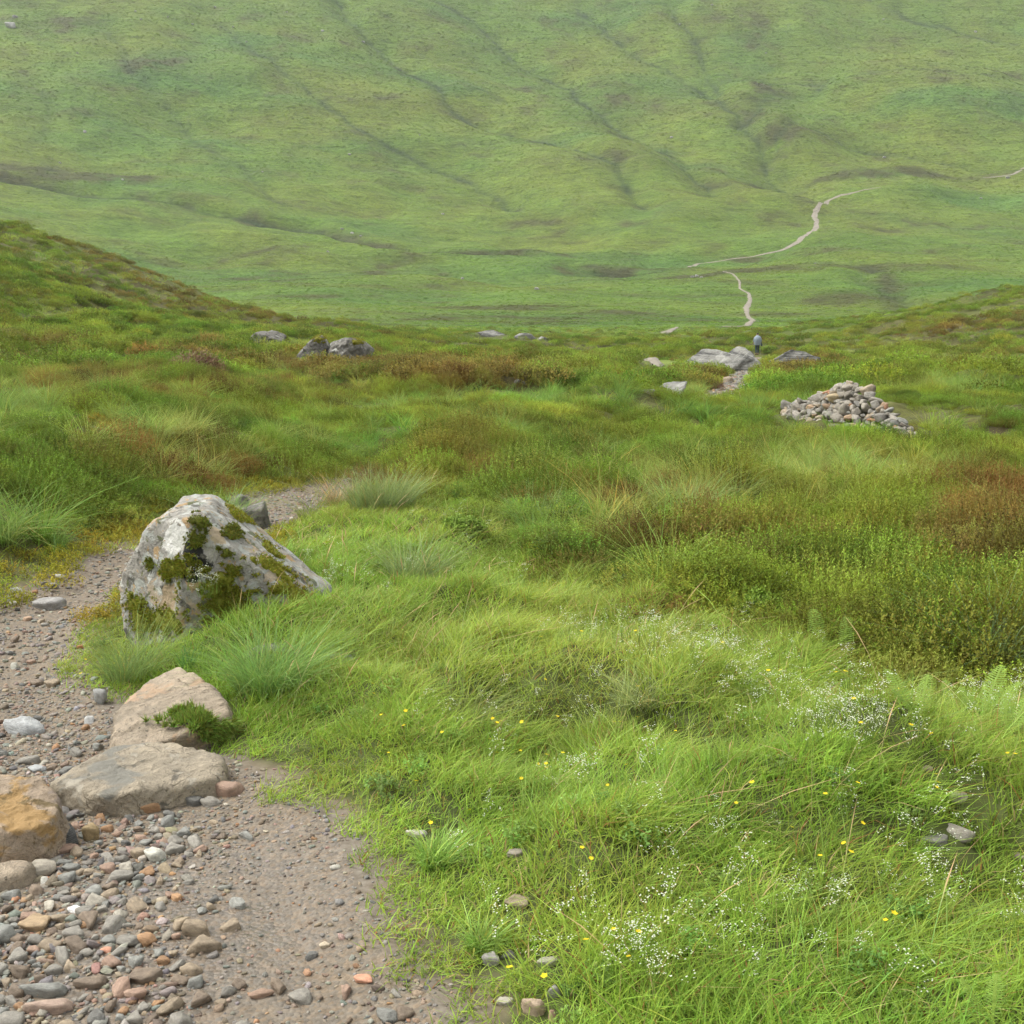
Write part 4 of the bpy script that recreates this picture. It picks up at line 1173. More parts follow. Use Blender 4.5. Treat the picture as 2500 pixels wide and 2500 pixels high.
def sprigs(rng, n, R, h, leafl, nleaf, topcol, lowcol, leafw=.35, spread=.9, stem=True, spire=.45):
    """a cushion of upright leafy sprigs on woody stems (heather, bilberry)"""
    a = rng.uniform(0, 6.283, n); q = np.sqrt(rng.random(n))
    tip = np.stack([R * q * np.cos(a), R * q * np.sin(a), h * (np.sqrt(np.clip(1 - .85 * q * q, 0, 1))) * rng.uniform(.75, 1.15, n)], 1)
    basep = tip * np.array([.35, .35, 0])
    axis = tip - basep; axis /= np.linalg.norm(axis, axis=1)[:, None]
    axis = axis * .55 + np.array([0, 0, .6]) + rng.normal(0, .22, (n, 3)); axis /= np.linalg.norm(axis, axis=1)[:, None]
    L = h * spire * rng.uniform(.7, 1.3, n)
    start = tip - axis * L[:, None]
    V, F, C = [], [], []
    off = 0
    br = rng.uniform(.78, 1.22, n)[:, None]
    for k in range(nleaf):
        t = (k + rng.uniform(0, 1, n)) / nleaf
        p0 = start + axis * (L * t)[:, None]
        rd = rng.normal(size=(n, 3)); rd -= axis * (rd * axis).sum(1)[:, None]; rd /= np.linalg.norm(rd, axis=1)[:, None] + 1e-9
        dirv = rd * spread + axis * .7; dirv /= np.linalg.norm(dirv, axis=1)[:, None]
        sd = np.cross(dirv, axis); sd /= np.linalg.norm(sd, axis=1)[:, None] + 1e-9
        ll = (leafl * rng.uniform(.6, 1.3, n) * (1.1 - .45 * t))[:, None]
        v = np.stack([p0, p0 + dirv * ll * .55 - sd * ll * leafw * .5, p0 + dirv * ll, p0 + dirv * ll * .55 + sd * ll * leafw * .5], 1)
        V.append(v.reshape(-1, 3))
        F.append((np.array([[0, 1, 2], [0, 2, 3]])[None] + (np.arange(n) * 4)[:, None, None]).reshape(-1, 3) + off); off += n * 4
        tt = np.clip(t * 1.2, 0, 1)[:, None]
        cc = (np.array(lowcol) * (1 - tt) + np.array(topcol) * tt) * br * rng.uniform(.8, 1.2, n)[:, None]
        C.append(np.repeat(cc, 4, 0))
    if stem:
        sd = np.cross(axis, rng.normal(size=(n, 3))); sd /= np.linalg.norm(sd, axis=1)[:, None]
        w = leafl * .09
        v = np.stack([basep - sd * w, basep + sd * w, start + axis * (L * .8)[:, None]], 1).reshape(-1, 3)
        V.append(v); F.append(np.arange(n * 3).reshape(-1, 3) + off); off += n * 3
        C.append(np.tile(np.array([.9, .62, .5]), (n * 3, 1)))
    return np.concatenate(V), np.concatenate(F), np.clip(np.concatenate(C), .05, 3)

def variants(name, k, fn, mat):
    ms = []
    for q in range(k):
        V, F_, C = fn(np.random.default_rng(1000 + 17 * q + len(name)))
        ms.append(mesh_np(name, V, F_, mat, True, C))
    return proto_collection(name, ms), k

TUSS = variants('pale_grass_tussock', 6, lambda r: blades(r, 110, .34, .28, .09, .0026, .75, .30, 4, .05), M_FOL)
HEATH = variants('heather_cushion', 7, lambda r: sprigs(r, 270, .20, .155, .0095, 11, (1.08, 1.12, .9), (.85, .66, .55), .45, .9, True, .38), M_HEATH)
HEATH2 = variants('heather_cushion_mid', 6, lambda r: sprigs(r, 150, .34, .25, .034, 6, (1.08, 1.12, .9), (.85, .68, .55), .42, .9, False, .38), M_HEATH)
BILBERRY = variants('bilberry_cushion', 5, lambda r: sprigs(r, 100, .16, .15, .014, 10, (1.25, 1.2, 1.0), (.75, .8, .6), .62, 1.3, True, .6), M_FOL)
TUSS2 = variants('moor_grass_tussock', 6, lambda r: blades(r, 46, .30, .30, .16, .006, .75, .35, 2, .06), M_FOL)
FARC = variants('hill_tussock', 6, lambda r: sprigs(r, 34, .62, .34, .30, 2, (1.1, 1.1, 1.0), (.8, .8, .75), .6, 1.0, False, .5), M_HEATH)
HERB = variants('broad_leaf_herb', 5, lambda r: sprigs(r, 26, .09, .07, .020, 6, (1.15, 1.15, 1.2), (.85, .95, .85), .75, 1.6, True, .7), M_FOL)
MOSS = variants('moss_tuft', 4, lambda r: sprigs(r, 90, .10, .055, .012, 5, (1.2, 1.15, .9), (.8, .75, .6), .5, 1.0, False, .6), M_HEATH)

def disc_pts(rng, r0, r1, half_deg, dens):
    """points at an even density per square metre in a ring sector in front of the camera"""
    half = 75 if r1 <= 5 else 58 if r1 <= 10 else 46 if r1 <= 18 else 38 if r1 <= 40 else half_deg + 2
    ar = math.radians(half) * (r1 * r1 - r0 * r0)
    n = int(ar * dens)
    r = np.sqrt(rng.uniform(r0 * r0, r1 * r1, n)); a = np.radians(rng.uniform(-half, half, n))
    k = (np.abs(a) < math.radians(33)) | (rng.random(n) < .45)      # thinner to the sides
    r, a = r[k], a[k]
    return r * np.sin(a), r * np.cos(a)

def collect(parts):
    return [np.concatenate(q) for q in zip(*parts)]

def tint_of(base, n, rng, var=.16, hue=.08):
    c = np.asarray(base, float)
    if c.ndim == 1: c = np.tile(c, (n, 1))
    return c * (1 + var * rng.normal(size=(n, 1))).clip(.5, 1.6) * (1 + hue * rng.normal(size=(n, 3))).clip(.7, 1.3)

# slabs and boulders to keep plants off
BIGR = [(o.location.x, o.location.y, .5 * max(o.dimensions.x, .1), .5 * max(o.dimensions.y, .1)) for o in bpy.data.objects if o.name.split('.')[0] in ('rock', 'boulder', 'rock_outcrop')]
bpy.context.view_layer.update()
BIGR = []
for o in COL.objects:
    if o.name.split('.')[0] in ('rock', 'boulder', 'rock_outcrop') and 'mostly hidden' not in o.get('label', ''):
        BIGR.append((o.location.x, o.location.y, .5 * o.dimensions.x, .5 * o.dimensions.y))
def off_rocks(x, y, f=.85):
    ok = seg_dist(x, y, PEAT) > .5
    for a, b, hx, hy in BIGR:
        ok &= (((x - a) / (hx * f)) ** 2 + ((y - b) / (hy * f)) ** 2) > 1
        if b > 18:      # thin growth at the foot of the moor's rocks
            ok &= ((((x - a) / (hx * 1.2 + .1)) ** 2 + ((y - b + hy + .02 * b) / (.40 + .25 * hy + .036 * b)) ** 2) > 1) | (np.abs(np.sin(x * 71.3 + y * 37.1)) < .05)
    return ok
GS = [(a, b, max(r_, .03)) for (a, b, r_), (bb_, c_, l_) in zip(NAMED_XY, NAMED) if bb_[0] > 980]
def off_small(x, y):
    ok = np.ones(len(x), bool)
    for a, b, r_ in GS:
        ok &= (((x - a) / (r_ * 1.05)) ** 2 + ((y - b + r_ * .9) / (r_ * 1.9)) ** 2) > 1
    return ok
CG0 = ground_at(2075, 1050)
BIGR.append((CG0[0], CG0[1] + .5, 1.15, .65))
for q_, b_ in ((1930, 1020), (2130, 1060), (2175, 1066), (2215, 1070), (2245, 1074)):
    g_ = ground_at(q_, b_, H); BIGR.append((g_[0], g_[1] + .25, .28, .35))
def low_growth(x, y):
    """grazed, low cover on the slope in front of the cairn"""
    return 1 - .68 * np.exp(-(((x - CG0[0] - .2) / 1.8) ** 2 + ((y - CG0[1] + 2.0) / 2.0) ** 2) ** 2)
WG0 = ground_at(1845, 867, H); BIGR.append((WG0[0], WG0[1], 1.0, 1.2))

WIND = (.22, .05)

# --- near grass: every blade stands on the ground by itself
def blade_field(rng, x, y, h, w, tint, bend, lean, seg, straw, head=0.0, headcol=None, wind=WIND):
    n = len(x); z = H(x, y) - .008
    base = np.stack([x, y, z], 1)
    a = rng.uniform(0, 6.283, n)
    wv = 1.5 + 1.2 * fbm(x, y, .6, 2, 77)
    out = np.stack([np.cos(a) + wind[0] * wv, np.sin(a) + wind[1] * wv + .25 * fbm(x, y, .5, 2, 78), np.zeros(n)], 1)
    ln = np.abs(rng.normal(lean, lean * .6, n)); bd = np.abs(rng.normal(bend, bend * .5, n))
    wa = rng.uniform(0, 6.283, n); side = np.stack([np.cos(wa), np.sin(wa), np.zeros(n)], 1)
    V = np.zeros((n, 2 * seg + 1, 3)); C = np.ones((n, 2 * seg + 1, 3))
    br = tint * rng.uniform(.75, 1.27, n)[:, None] * np.stack([rng.uniform(.9, 1.15, n), np.ones(n), rng.uniform(.8, 1.15, n)], 1)
    st = rng.random(n) < straw
    br[st] = np.where(rng.random(st.sum())[:, None] < .5, np.array([.26, .20, .10]), np.array([.17, .085, .03])) * rng.uniform(.7, 1.2, st.sum())[:, None]
    for k in range(seg + 1):
        t = k / seg
        c = base + out * (h * (ln * t + bd * t * t))[:, None] + np.array([0, 0, 1]) * (h * (t - .45 * bd * t * t))[:, None]
        if k < seg:
            wk = (w * (1 - .6 * t))[:, None] * side
            V[:, 2 * k] = c - wk; V[:, 2 * k + 1] = c + wk
        else: V[:, 2 * seg] = c
        C[:, 2 * k:2 * k + 2] = (br * (.95 + .12 * t))[:, None]
    if head > 0:
        hd = rng.random(n) < head
        mid = (V[hd, 2 * seg - 2] + V[hd, 2 * seg - 1]) / 2
        for q in (2 * seg - 2, 2 * seg - 1): V[hd, q] = mid + (V[hd, q] - mid) * 3.2
        C[hd, 2 * seg - 2:] = (np.array(headcol) * rng.uniform(.75, 1.25, (hd.sum(), 1)))[:, None]
    tri = []
    for k in range(seg - 1):
        a_ = 2 * k; tri += [(a_, a_ + 1, a_ + 3), (a_, a_ + 3, a_ + 2)]
    tri.append((2 * seg - 2, 2 * seg - 1, 2 * seg))
    F_ = (np.array(tri)[None] + (np.arange(n) * (2 * seg + 1))[:, None, None]).reshape(-1, 3)
    return V.reshape(-1, 3), F_, C.reshape(-1, 3)

def grass_object(name, parts):
    off = 0; Vs, Fs, Cs = [], [], []
    for V, F_, C in parts:
        Vs.append(V); Fs.append(F_ + off); Cs.append(C); off += len(V)
    o = add(name, mesh_np(name, np.concatenate(Vs), np.concatenate(Fs), M_BLADE, True, np.clip(np.concatenate(Cs), .004, 1)))
    tag(o, kind='stuff')
    return o

rng = np.random.default_rng(21)
G_SHORT, G_LONG, G_WISP, G_HERB, G_MOSS = [], [], [], [], []
for r0, r1, den, w in [(1.3, 3.2, 15000, .0022), (3.2, 5, 15000, .0022), (5, 8, 11000, .0027), (8, 12, 5500, .0037), (12, 18, 2200, .0055)]:
    x, y = disc_pts(rng, r0, r1, 31, den)
    # blades gather in tufts
    cl = sstep(-.55, .35, fbm(x, y, .10, 2, 90))
    F = fields(x, y); sd = path_sd(x, y)
    edge = sstep(-.03, .12, sd + .05 * F['n1'] + .09 * fbm(x, y, .18, 2, 89))
    keep = (rng.random(len(x)) < np.clip(F['lush'] + .10, 0, 1) * edge * (.35 + .65 * cl)) & off_rocks(x, y, .92) & off_small(x, y)
    x, y, sd = x[keep], y[keep], sd[keep]; F = {q: v[keep] for q, v in F.items()}
    n = len(x)
    t = np.clip(.5 + .55 * F['n1'] + .4 * F['n2'], 0, 1)[:, None]
    ca = np.array([.116, .192, .027]) * (1 - t) + np.array([.178, .215, .040]) * t
    ca = ca * (1 + .22 * fbm(x, y, .16, 2, 88))[:, None]
    low = np.clip(sstep(-.05, .5, sd), .38, 1) * (1 + .40 * fbm(x, y, .55, 2, 91))
    h = .088 * rng.uniform(.45, 1.5, n) * np.clip(low, .5, 1.5)
    G_SHORT.append(blade_field(rng, x, y, h, w * rng.uniform(.7, 1.3, n), tint_of(ca, n, rng, .08, .05), .60, .38, 2, .06))
for r0, r1, den, w in [(2.2, 5, 1500, .0017), (5, 9, 1500, .0018), (9, 16, 900, .0026), (16, 26, 130, .004)]:
    x, y = disc_pts(rng, r0, r1, 31, den)
    F = fields(x, y); sd = path_sd(x, y)
    patch = sstep(-.25, .55, fbm(x, y, .9, 3, 93) + .12) * (.25 + .75 * sstep(-.4, .4, fbm(x, y, .13, 2, 92)))
    keep = (rng.random(len(x)) < np.clip(F['lush'] * patch + .30 * F['pale'], 0, 1) * sstep(.15, .6, sd)) & off_rocks(x, y, .97) & off_small(x, y)
    x, y, sd = x[keep], y[keep], sd[keep]; F = {q: v[keep] for q, v in F.items()}
    n = len(x)
    t = np.clip(.5 + .6 * F['n2'] + .3 * fbm(x, y, .8, 2, 94), 0, 1)[:, None]
    ca = np.array([.115, .200, .036]) * (1 - t) + np.array([.185, .230, .060]) * t
    h = .145 * low_growth(x, y) * rng.uniform(.6, 1.35, n) * np.clip(.55 + .5 * sd, .55, 1.1)
    G_LONG.append(blade_field(rng, x, y, h, w * rng.uniform(.7, 1.2, n), tint_of(ca, n, rng, .1, .05), .75, .32, 3, .03))
for r0, r1, den, w in [(2.6, 6, 26, .0011), (6, 14, 26, .0014), (14, 26, 8, .0022)]:
    x, y = disc_pts(rng, r0, r1, 31, den)
    F = fields(x, y); sd = path_sd(x, y)
    keep = (rng.random(len(x)) < np.clip(F['lush'] * sstep(-.1, .5, fbm(x, y, 1.3, 2, 95)) + .3 * F['pale'] + .05, 0, 1) * sstep(.3, .7, sd)) & off_rocks(x, y, 1.0)
    x, y = x[keep], y[keep]; n = len(x)
    G_WISP.append(blade_field(rng, x, y, .27 * rng.uniform(.6, 1.3, n), np.full(n, w), tint_of([.20, .21, .09], n, rng), .55, .25, 4, .3, .75, (.30, .20, .115)))
for r0, r1, den in [(2.2, 5, 90), (5, 10, 40)]:
    x, y = disc_pts(rng, r0, r1, 33, den)
    F = fields(x, y); sd = path_sd(x, y)
    w = .5 * F['lush'] * sstep(.0, .6, fbm(x, y, .3, 2, 96)) * sstep(-.02, .2, sd) * np.clip(1.1 - sd * .35, .2, 1)
    keep = (rng.random(len(x)) < w) & off_rocks(x, y, .95)
    x, y = x[keep], y[keep]; n = len(x); z = H(x, y)
    G_HERB.append((np.stack([x, y, z + .02], 1), eulers(rng.uniform(0, 6.28, n), .1 * rng.normal(size=n), .1 * rng.normal(size=n)), rng.uniform(.4, .8, n), tint_of([.115, .175, .042], n, rng)))
# moss and low mat along the path's mossy bank and between plants
for r0, r1, den in [(4, 9, 60), (9, 16, 40), (16, 26, 12)]:
    x, y = disc_pts(rng, r0, r1, 33, den)
    F = fields(x, y); sd = path_sd(x, y)
    bank = np.exp(-((sd - .22) / .30) ** 2) * (F['py'] < 1520) * (F['px'] < 820)
    w = np.clip(bank * (.75 + .6 * F['n1']) + .10 * (1 - F['lush']) * (sd > .2), 0, 1)
    keep = (rng.random(len(x)) < w) & off_rocks(x, y, 1.0) & (sd > -.05)
    x, y = x[keep], y[keep]; n1 = F['n1'][keep]; n = len(x); z = H(x, y)
    t = np.clip(.5 + .8 * n1, 0, 1)[:, None]
    G_MOSS.append((np.stack([x, y, z - .005], 1), eulers(rng.uniform(0, 6.28, n), .1 * rng.normal(size=n), .1 * rng.normal(size=n)), rng.uniform(.8, 1.8, n), tint_of(np.array([.115, .125, .016]) * (1 - t) + np.array([.135, .115, .018]) * t, n, rng)))
grass_object('short_grass', G_SHORT); grass_object('long_grass', G_LONG); grass_object('flowering_grass', G_WISP)
scatter('herbs', *HERB, *collect(G_HERB)); scatter('moss', *MOSS, *collect(G_MOSS))

# --- heather, bilberry and tussock grass of the near moor
S_H, S_B, S_T, S_H2, S_T2, S_F = [], [], [], [], [], []
HG = np.array([.064, .106, .016]); HG2 = np.array([.104, .138, .021]); HB = np.array([.092, .074, .024]); HR = np.array([.100, .054, .022])
def heath_tint(F, x, y, rng):
    n = len(x)
    t = np.clip(F['brown'] * 1.0, 0, 1)[:, None]; u = np.clip(.5 + .8 * fbm(x, y, 2.5, 2, 97), 0, 1)[:, None]
    g_ = HG * (1 - u) + HG2 * u
    rr = (np.clip(fbm(x, y, 3.5, 2, 98) * 1.2 + .1, 0, 1) * (F['brown'] > .45))[:, None]
    b_ = HB * (1 - rr) + HR * rr
    t = np.clip((t - .28) * 1.5 + .38 * rng.normal(size=(n, 1)), 0, .92)
    return tint_of(g_ * (1 - t) + b_ * t, n, rng, .27, .08)
for r0, r1, den in [(5, 10, 60), (10, 18, 44), (18, 34, 24)]:
    x, y = disc_pts(rng, r0, r1, 32, den)
    F = fields(x, y); sd = path_sd(x, y); hm = hum(x, y)
    keep = (rng.random(len(x)) < (1 - F['lush']) * (1 - .62 * F['pale']) * (1 - .35 * F['bil']) * sstep(.12, .5, sd) * (.35 + .65 * hm)) & off_rocks(x, y, 1.0)
    x, y, sd, hm = x[keep], y[keep], sd[keep], hm[keep]; F = {q: v[keep] for q, v in F.items()}; n = len(x)
    S_H.append((np.stack([x, y, H(x, y) - .03], 1), eulers(rng.uniform(0, 6.28, n), .06 + .12 * rng.normal(size=n), .12 * rng.normal(size=n)),
                (np.clip(rng.lognormal(.05, .36, n), .55, 1.9) * (.75 + .5 * hm) * low_growth(x, y))[:, None] * np.stack([np.ones(n), np.ones(n), np.clip(.5 + sd * .5, .5, 1.05) * (1 + .45 * F['n2']).clip(.5, 1.5) * np.clip(.45 + (np.interp(F['px'], *LUSH_B) - F['py']) / 160, .45, 1)], 1), heath_tint(F, x, y, rng)))
for r0, r1, den in [(4.5, 10, 40), (10, 22, 20)]:
    x, y = disc_pts(rng, r0, r1, 32, den)
    F = fields(x, y); sd = path_sd(x, y)
    keep = (rng.random(len(x)) < (1 - .9 * F['lush']) * F['bil'] * sstep(.15, .5, sd)) & off_rocks(x, y, 1.05)
    x, y = x[keep], y[keep]; n = len(x)
    S_B.append((np.stack([x, y, H(x, y) + .02], 1), eulers(rng.uniform(0, 6.28, n), .1 * rng.normal(size=n), .1 * rng.normal(size=n)), rng.uniform(.8, 1.5, n), tint_of([.088, .145, .022], n, rng)))
for r0, r1, den in [(5, 10, 14), (10, 20, 12), (20, 36, 9)]:
    x, y = disc_pts(rng, r0, r1, 32, den)
    F = fields(x, y); sd = path_sd(x, y)
    keep = (rng.random(len(x)) < np.clip((1 - F['lush']) * (F['pale'] * .85 + .28 * (1 - hum(x, y))), 0, 1) * (1 - .6 * hum(x, y)) * sstep(.2, .5, sd)) & off_rocks(x, y, 1.05)
    x, y = x[keep], y[keep]; n2_ = F['n2'][keep]; n = len(x)
    t = np.clip(.5 + n2_ + .3 * rng.normal(size=n), 0, 1)[:, None]
    S_T.append((np.stack([x, y, H(x, y)], 1), eulers(rng.uniform(0, 6.28, n), .16 + .12 * rng.normal(size=n), .12 * rng.normal(size=n)), rng.uniform(.7, 1.25, n),
                tint_of(np.array([.095, .165, .036]) * (1 - t) + np.array([.165, .20, .050]) * t, n, rng)))
for r0, r1, den in [(30, 60, 10), (60, 100, 6.5), (100, 230, 2.4)]:
    x, y = disc_pts(rng, r0, r1, 31, den)
    F = fields(x, y); sd = path_sd(x, y)
    hw = (1 - F['lush']) * np.clip(1 - F['pale'] * .9, .06, 1)
    hm = hum(x, y); hw = hw * (.12 + .88 * hm)
    if r0 >= 100: hw = hw * (1 - sstep(125, 225, F['r'])) * (1 - .3 * sstep(110, 150, F['r']))
    keep = (rng.random(len(x)) < hw * sstep(.1, .6, sd)) & off_rocks(x, y, 1.0) & farpath_clear(x, y)
    x, y, hm = x[keep], y[keep], hm[keep]; F = {q: v[keep] for q, v in F.items()}; n = len(x)
    S_H2.append((np.stack([x, y, H(x, y) - .04], 1), eulers(rng.uniform(0, 6.28, n), .1 * rng.normal(size=n), .1 * rng.normal(size=n)), np.clip(rng.lognormal(0, .34, n), .55, 1.8) * (.7 + .7 * hm), heath_tint(F, x, y, rng)))
for r0, r1, den in [(18, 34, 9), (34, 70, 7), (70, 120, 5), (120, 230, 3.2)]:
    x, y = disc_pts(rng, r0, r1, 31, den)
    F = fields(x, y); sd = path_sd(x, y)
    keep = (rng.random(len(x)) < np.clip(F['pale'] + .22 * sstep(120, 200, F['r']) + .45 * (1 - hum(x, y)), 0, 1) * (1 - .75 * hum(x, y)) * sstep(.1, .5, sd)) & off_rocks(x, y, 1.0) & farpath_clear(x, y)
    x, y = x[keep], y[keep]; F = {q: v[keep] for q, v in F.items()}; n = len(x)
    t = np.clip(.5 + .9 * F['n2'] + .3 * rng.normal(size=n), 0, 1)[:, None]
    S_T2.append((np.stack([x, y, H(x, y)], 1), eulers(rng.uniform(0, 6.28, n), .12 + .1 * rng.normal(size=n), .1 * rng.normal(size=n)), rng.uniform(.6, 1.2, n),
                 tint_of(np.array([.095, .160, .030]) * (1 - t) + np.array([.155, .190, .040]) * t, n, rng)))
for r0, r1, den in [(130, 260, .5), (260, 560, .45), (560, 1120, .12)]:
    x, y = disc_pts(rng, r0, r1, 30, den)
    keep = farpath_clear(x, y) & (rng.random(len(x)) < sstep(130, 200, np.hypot(x, y)))
    x, y = x[keep], y[keep]; n = len(x)
    big = 1 + .8 * sstep(500, 900, np.hypot(x, y))
    S_F.append((np.stack([x, y, H(x, y) - .08], 1), eulers(rng.uniform(0, 6.28, n), .05 * rng.normal(size=n), .05 * rng.normal(size=n)), rng.uniform(.4, 1.0, n)[:, None] * big[:, None] * np.array([1, 1, .5]),
                tint_of(far_color(x, y) * np.where(rng.random(n) < .03 + .45 * (fbm(x, y, 22, 3, 54) > .32), .70, .98)[:, None], n, rng, .10, .05)))
scatter('heather', *HEATH, *collect(S_H)); scatter('bilberry', *BILBERRY, *collect(S_B)); scatter('tussock_grass', *TUSS, *collect(S_T))
scatter('heather', *HEATH2, *collect(S_H2)); scatter('moor_grass', *TUSS2, *collect(S_T2)); scatter('hill_vegetation', *FARC, *collect(S_F))

# --- gravel
GRAV_M = []
for q in range(8):
    rr = np.random.default_rng(600 + q)
    p, f = rock_verts(2 if q < 4 else 1, random_planes(rr, 6, .6, .55, 1.0), .06, 20, 700 + q, .8)
    GRAV_M.append(mesh_np('gravel_stone', p / np.abs(p).max(0), f, M_GRAVEL))
GCOL = proto_collection('gravel_stone', GRAV_M)
gp = []
for r0, r1, den, lo, hi in [(1.6, 6, 3600, .003, .010), (1.6, 6, 800, .009, .022), (6, 14, 700, .007, .020), (14, 90, 60, .03, .10)]:
    x, y = disc_pts(rng, r0, r1, 33, den)
    sd = path_sd(x, y); hp = heapness(x, y)
    w = np.clip(.6 + hp, 0, 1) if lo < .006 else np.clip(.05 + hp * 1.1, 0, 1)
    dwx, dwy = x - ground_at(600, 2240)[0], y - ground_at(600, 2240)[1]
    w = w * (1 - .8 * np.exp(-((dwx / .45) ** 2 + (dwy / .55) ** 2)) * (hp < .5))
    if r0 >= 6: w = np.full(len(x), .75)
    keep = (sd < .10 - .10 * rng.random(len(x))) & (rng.random(len(x)) < w) & clear_of_rocks(x, y, .08)
    x, y = x[keep], y[keep]; n = len(x)
    s = np.clip(rng.lognormal(math.log((lo + hi) / 2.6), .4, n), lo, hi)
    kc = rng.choice(len(PAL), n, p=PW)
    cc = np.array([p_[0] for p_ in PAL])[kc]
    gp.append((np.stack([x, y, H(x, y) + s * .15], 1), np.stack([rng.normal(0, .25, n), rng.normal(0, .25, n), rng.uniform(0, 6.28, n)], 1),
               s[:, None] * np.stack([rng.uniform(.9, 1.5, n), rng.uniform(.7, 1.05, n), rng.uniform(.4, .75, n)], 1), tint_of(cc * .92, n, rng, .18, .05)))
scatter('gravel', GCOL, 8, *collect(gp))

# ------------------------------------------------------------------ cairn: a heap of stones
CG = ground_at(2075, 1056, H)
cairn = empty('cairn', CG)
tag(cairn, 'low heap of loose grey, tan and orange stones on the moor', 'cairn')
CTOP = ([1905, 1912, 1950, 2000, 2040, 2070, 2100, 2130, 2170, 2200, 2240, 2250], [1006, 994, 976, 957, 941, 934, 942, 958, 990, 1016, 1054, 1066])
CBASE = ([1905, 1950, 2000, 2100, 2180, 2250], [1016, 1024, 1034, 1056, 1066, 1074])
CPAL = [(.23, .215, .18), (.25, .225, .18), (.28, .255, .21), (.27, .22, .15), (.18, .17, .145), (.32, .29, .235), (.22, .22, .19), (.33, .18, .10), (.30, .21, .13)]
CPW = np.array([.22, .18, .14, .12, .10, .08, .08, .04, .04]); CPW /= CPW.sum()
rng = np.random.default_rng(5)
CBX = [1905, 1960, 2020, 2080, 2140, 2200, 2250]
CBY = [ground_at(q, float(np.interp(q, *CBASE)), H)[1] for q in CBX]
def cairn_pt(px, t):
    py = np.interp(px, *CBASE) + (np.interp(px, *CTOP) + 7 - np.interp(px, *CBASE)) * t
    hgt = (np.interp(px, *CBASE) - np.interp(px, *CTOP)) / 110.0
    yy = np.interp(px, CBX, CBY) + .08 + (.15 + .75 * hgt) * t
    d = ray(px, py); return CAM + d * (yy / d[1])
def cairn_stone(p, r, colr, sx=None, me=None, rot=None):
    o = add('stone', me or STONE_MESH[rng.integers(len(STONE_MESH))], cairn, Vector(p) - Vector(CG), rot or (rng.uniform(-.5, .5), rng.uniform(-.5, .5), rng.uniform(0, 6.28)), colr)
    o.scale = sx or (r * rng.uniform(1.0, 1.6), r * rng.uniform(.8, 1.15), r * rng.uniform(.45, .85))
    return o
taken = []
for tr in range(4000):
    if len(taken) > 205: break
    px = rng.uniform(1915, 2240); t = rng.random()
    hgt = np.interp(px, *CBASE) - np.interp(px, *CTOP)
    if rng.random() > hgt / 55 + .15: continue
    p = cairn_pt(px, t)
    r = float(np.clip(rng.lognormal(math.log(.082), .30), .045, .115)) * (.7 + .3 * min(1, hgt / 70))
    if any(np.linalg.norm(p - q) < .62 * (r + rq) for q, rq in taken): continue
    taken.append((p, r))
    cairn_stone(p, r, np.array(CPAL[rng.choice(len(CPAL), p=CPW)]) * rng.uniform(.8, 1.15))
for tr in range(75):                                     # the heap's far side and its core
    px = rng.uniform(1935, 2210); t = rng.uniform(.05, .92)
    p = cairn_pt(px, t); hgt = (np.interp(px, *CBASE) - np.interp(px, *CTOP)) / 110.0
    back = (1 - t) * (.9 * hgt) + .10
    p = p + np.array([0, back + rng.uniform(0, .15), -.05 if t > .6 else 0.0])
    cairn_stone(p, rng.uniform(.08, .13), np.array(CPAL[rng.choice(len(CPAL), p=CPW)]) * rng.uniform(.8, 1.1))
p = cairn_pt(2040, .80); w_ = 60 * CG[1] / FPX
o = cairn_stone(p + np.array([0, -.10, -.02]), .1, (.36, .29, .17), (w_ * .52, .12, .085), STONE_MESH[3], (.05, .03, .05)); o['label'] = 'long tan slab near the top of the heap'
cairn_stone(cairn_pt(2074, .98) + np.array([0, 0, .06]), .07, (.34, .28, .20), (.075, .06, .05))

# ------------------------------------------------------------------ walker on the far rock
def skinned(name, verts, edges, radii, mat, root=0, sub=2):
    me = bpy.data.meshes.new(name); me.from_pydata(verts, edges, [])
    ob = bpy.data.objects.new(name, me); COL.objects.link(ob)
    sm = ob.modifiers.new('skin', 'SKIN'); sm.use_smooth_shade = True
    for q, v in enumerate(me.skin_vertices[0].data):
        rr = radii[q]; v.radius = rr if isinstance(rr, tuple) else (rr, rr); v.use_root = q == root
    ss = ob.modifiers.new('sub', 'SUBSURF'); ss.levels = sub; ss.render_levels = sub
    dg = bpy.context.evaluated_depsgraph_get()
    out = bpy.data.meshes.new_from_object(ob.evaluated_get(dg))
    bpy.data.objects.remove(ob)
    out.name = name; out.materials.clear(); out.materials.append(mat)
    return out

def loft(rings, seg=24):
    V, F_ = [], []
    for cx, cy, z, rx, ry in rings:
        for q in range(seg):
            a = 2 * math.pi * q / seg; V.append((cx + rx * math.cos(a), cy + ry * math.sin(a), z))
    for k in range(len(rings) - 1):
        for q in range(seg):
            F_.append((k * seg + q, k * seg + (q + 1) % seg, (k + 1) * seg + (q + 1) % seg, (k + 1) * seg + q))
    return V, F_

M_SKIN = plain_material('skin', (.45, .27, .19), .6, .1, 20, .05)
M_JACKET = plain_material('pale_blue_grey_cloth', (.20, .24, .265), .75, .12, 9, .3)
M_TROUSER = plain_material('dark_slate_cloth', (.035, .05, .06), .8, .15, 12, .2)
M_BOOT = plain_material('brown_boot_leather', (.09, .04, .025), .6, .2, 20, .2)
M_HAIR = plain_material('dark_hair', (.02, .017, .015), .6, .2, 60, .4)
M_BAG = plain_material('navy_bag_cloth', (.03, .045, .07), .8, .15, 15, .2)
M_POLE = plain_material('grey_pole_metal', (.2, .2, .21), .4, .1, 20, .05)

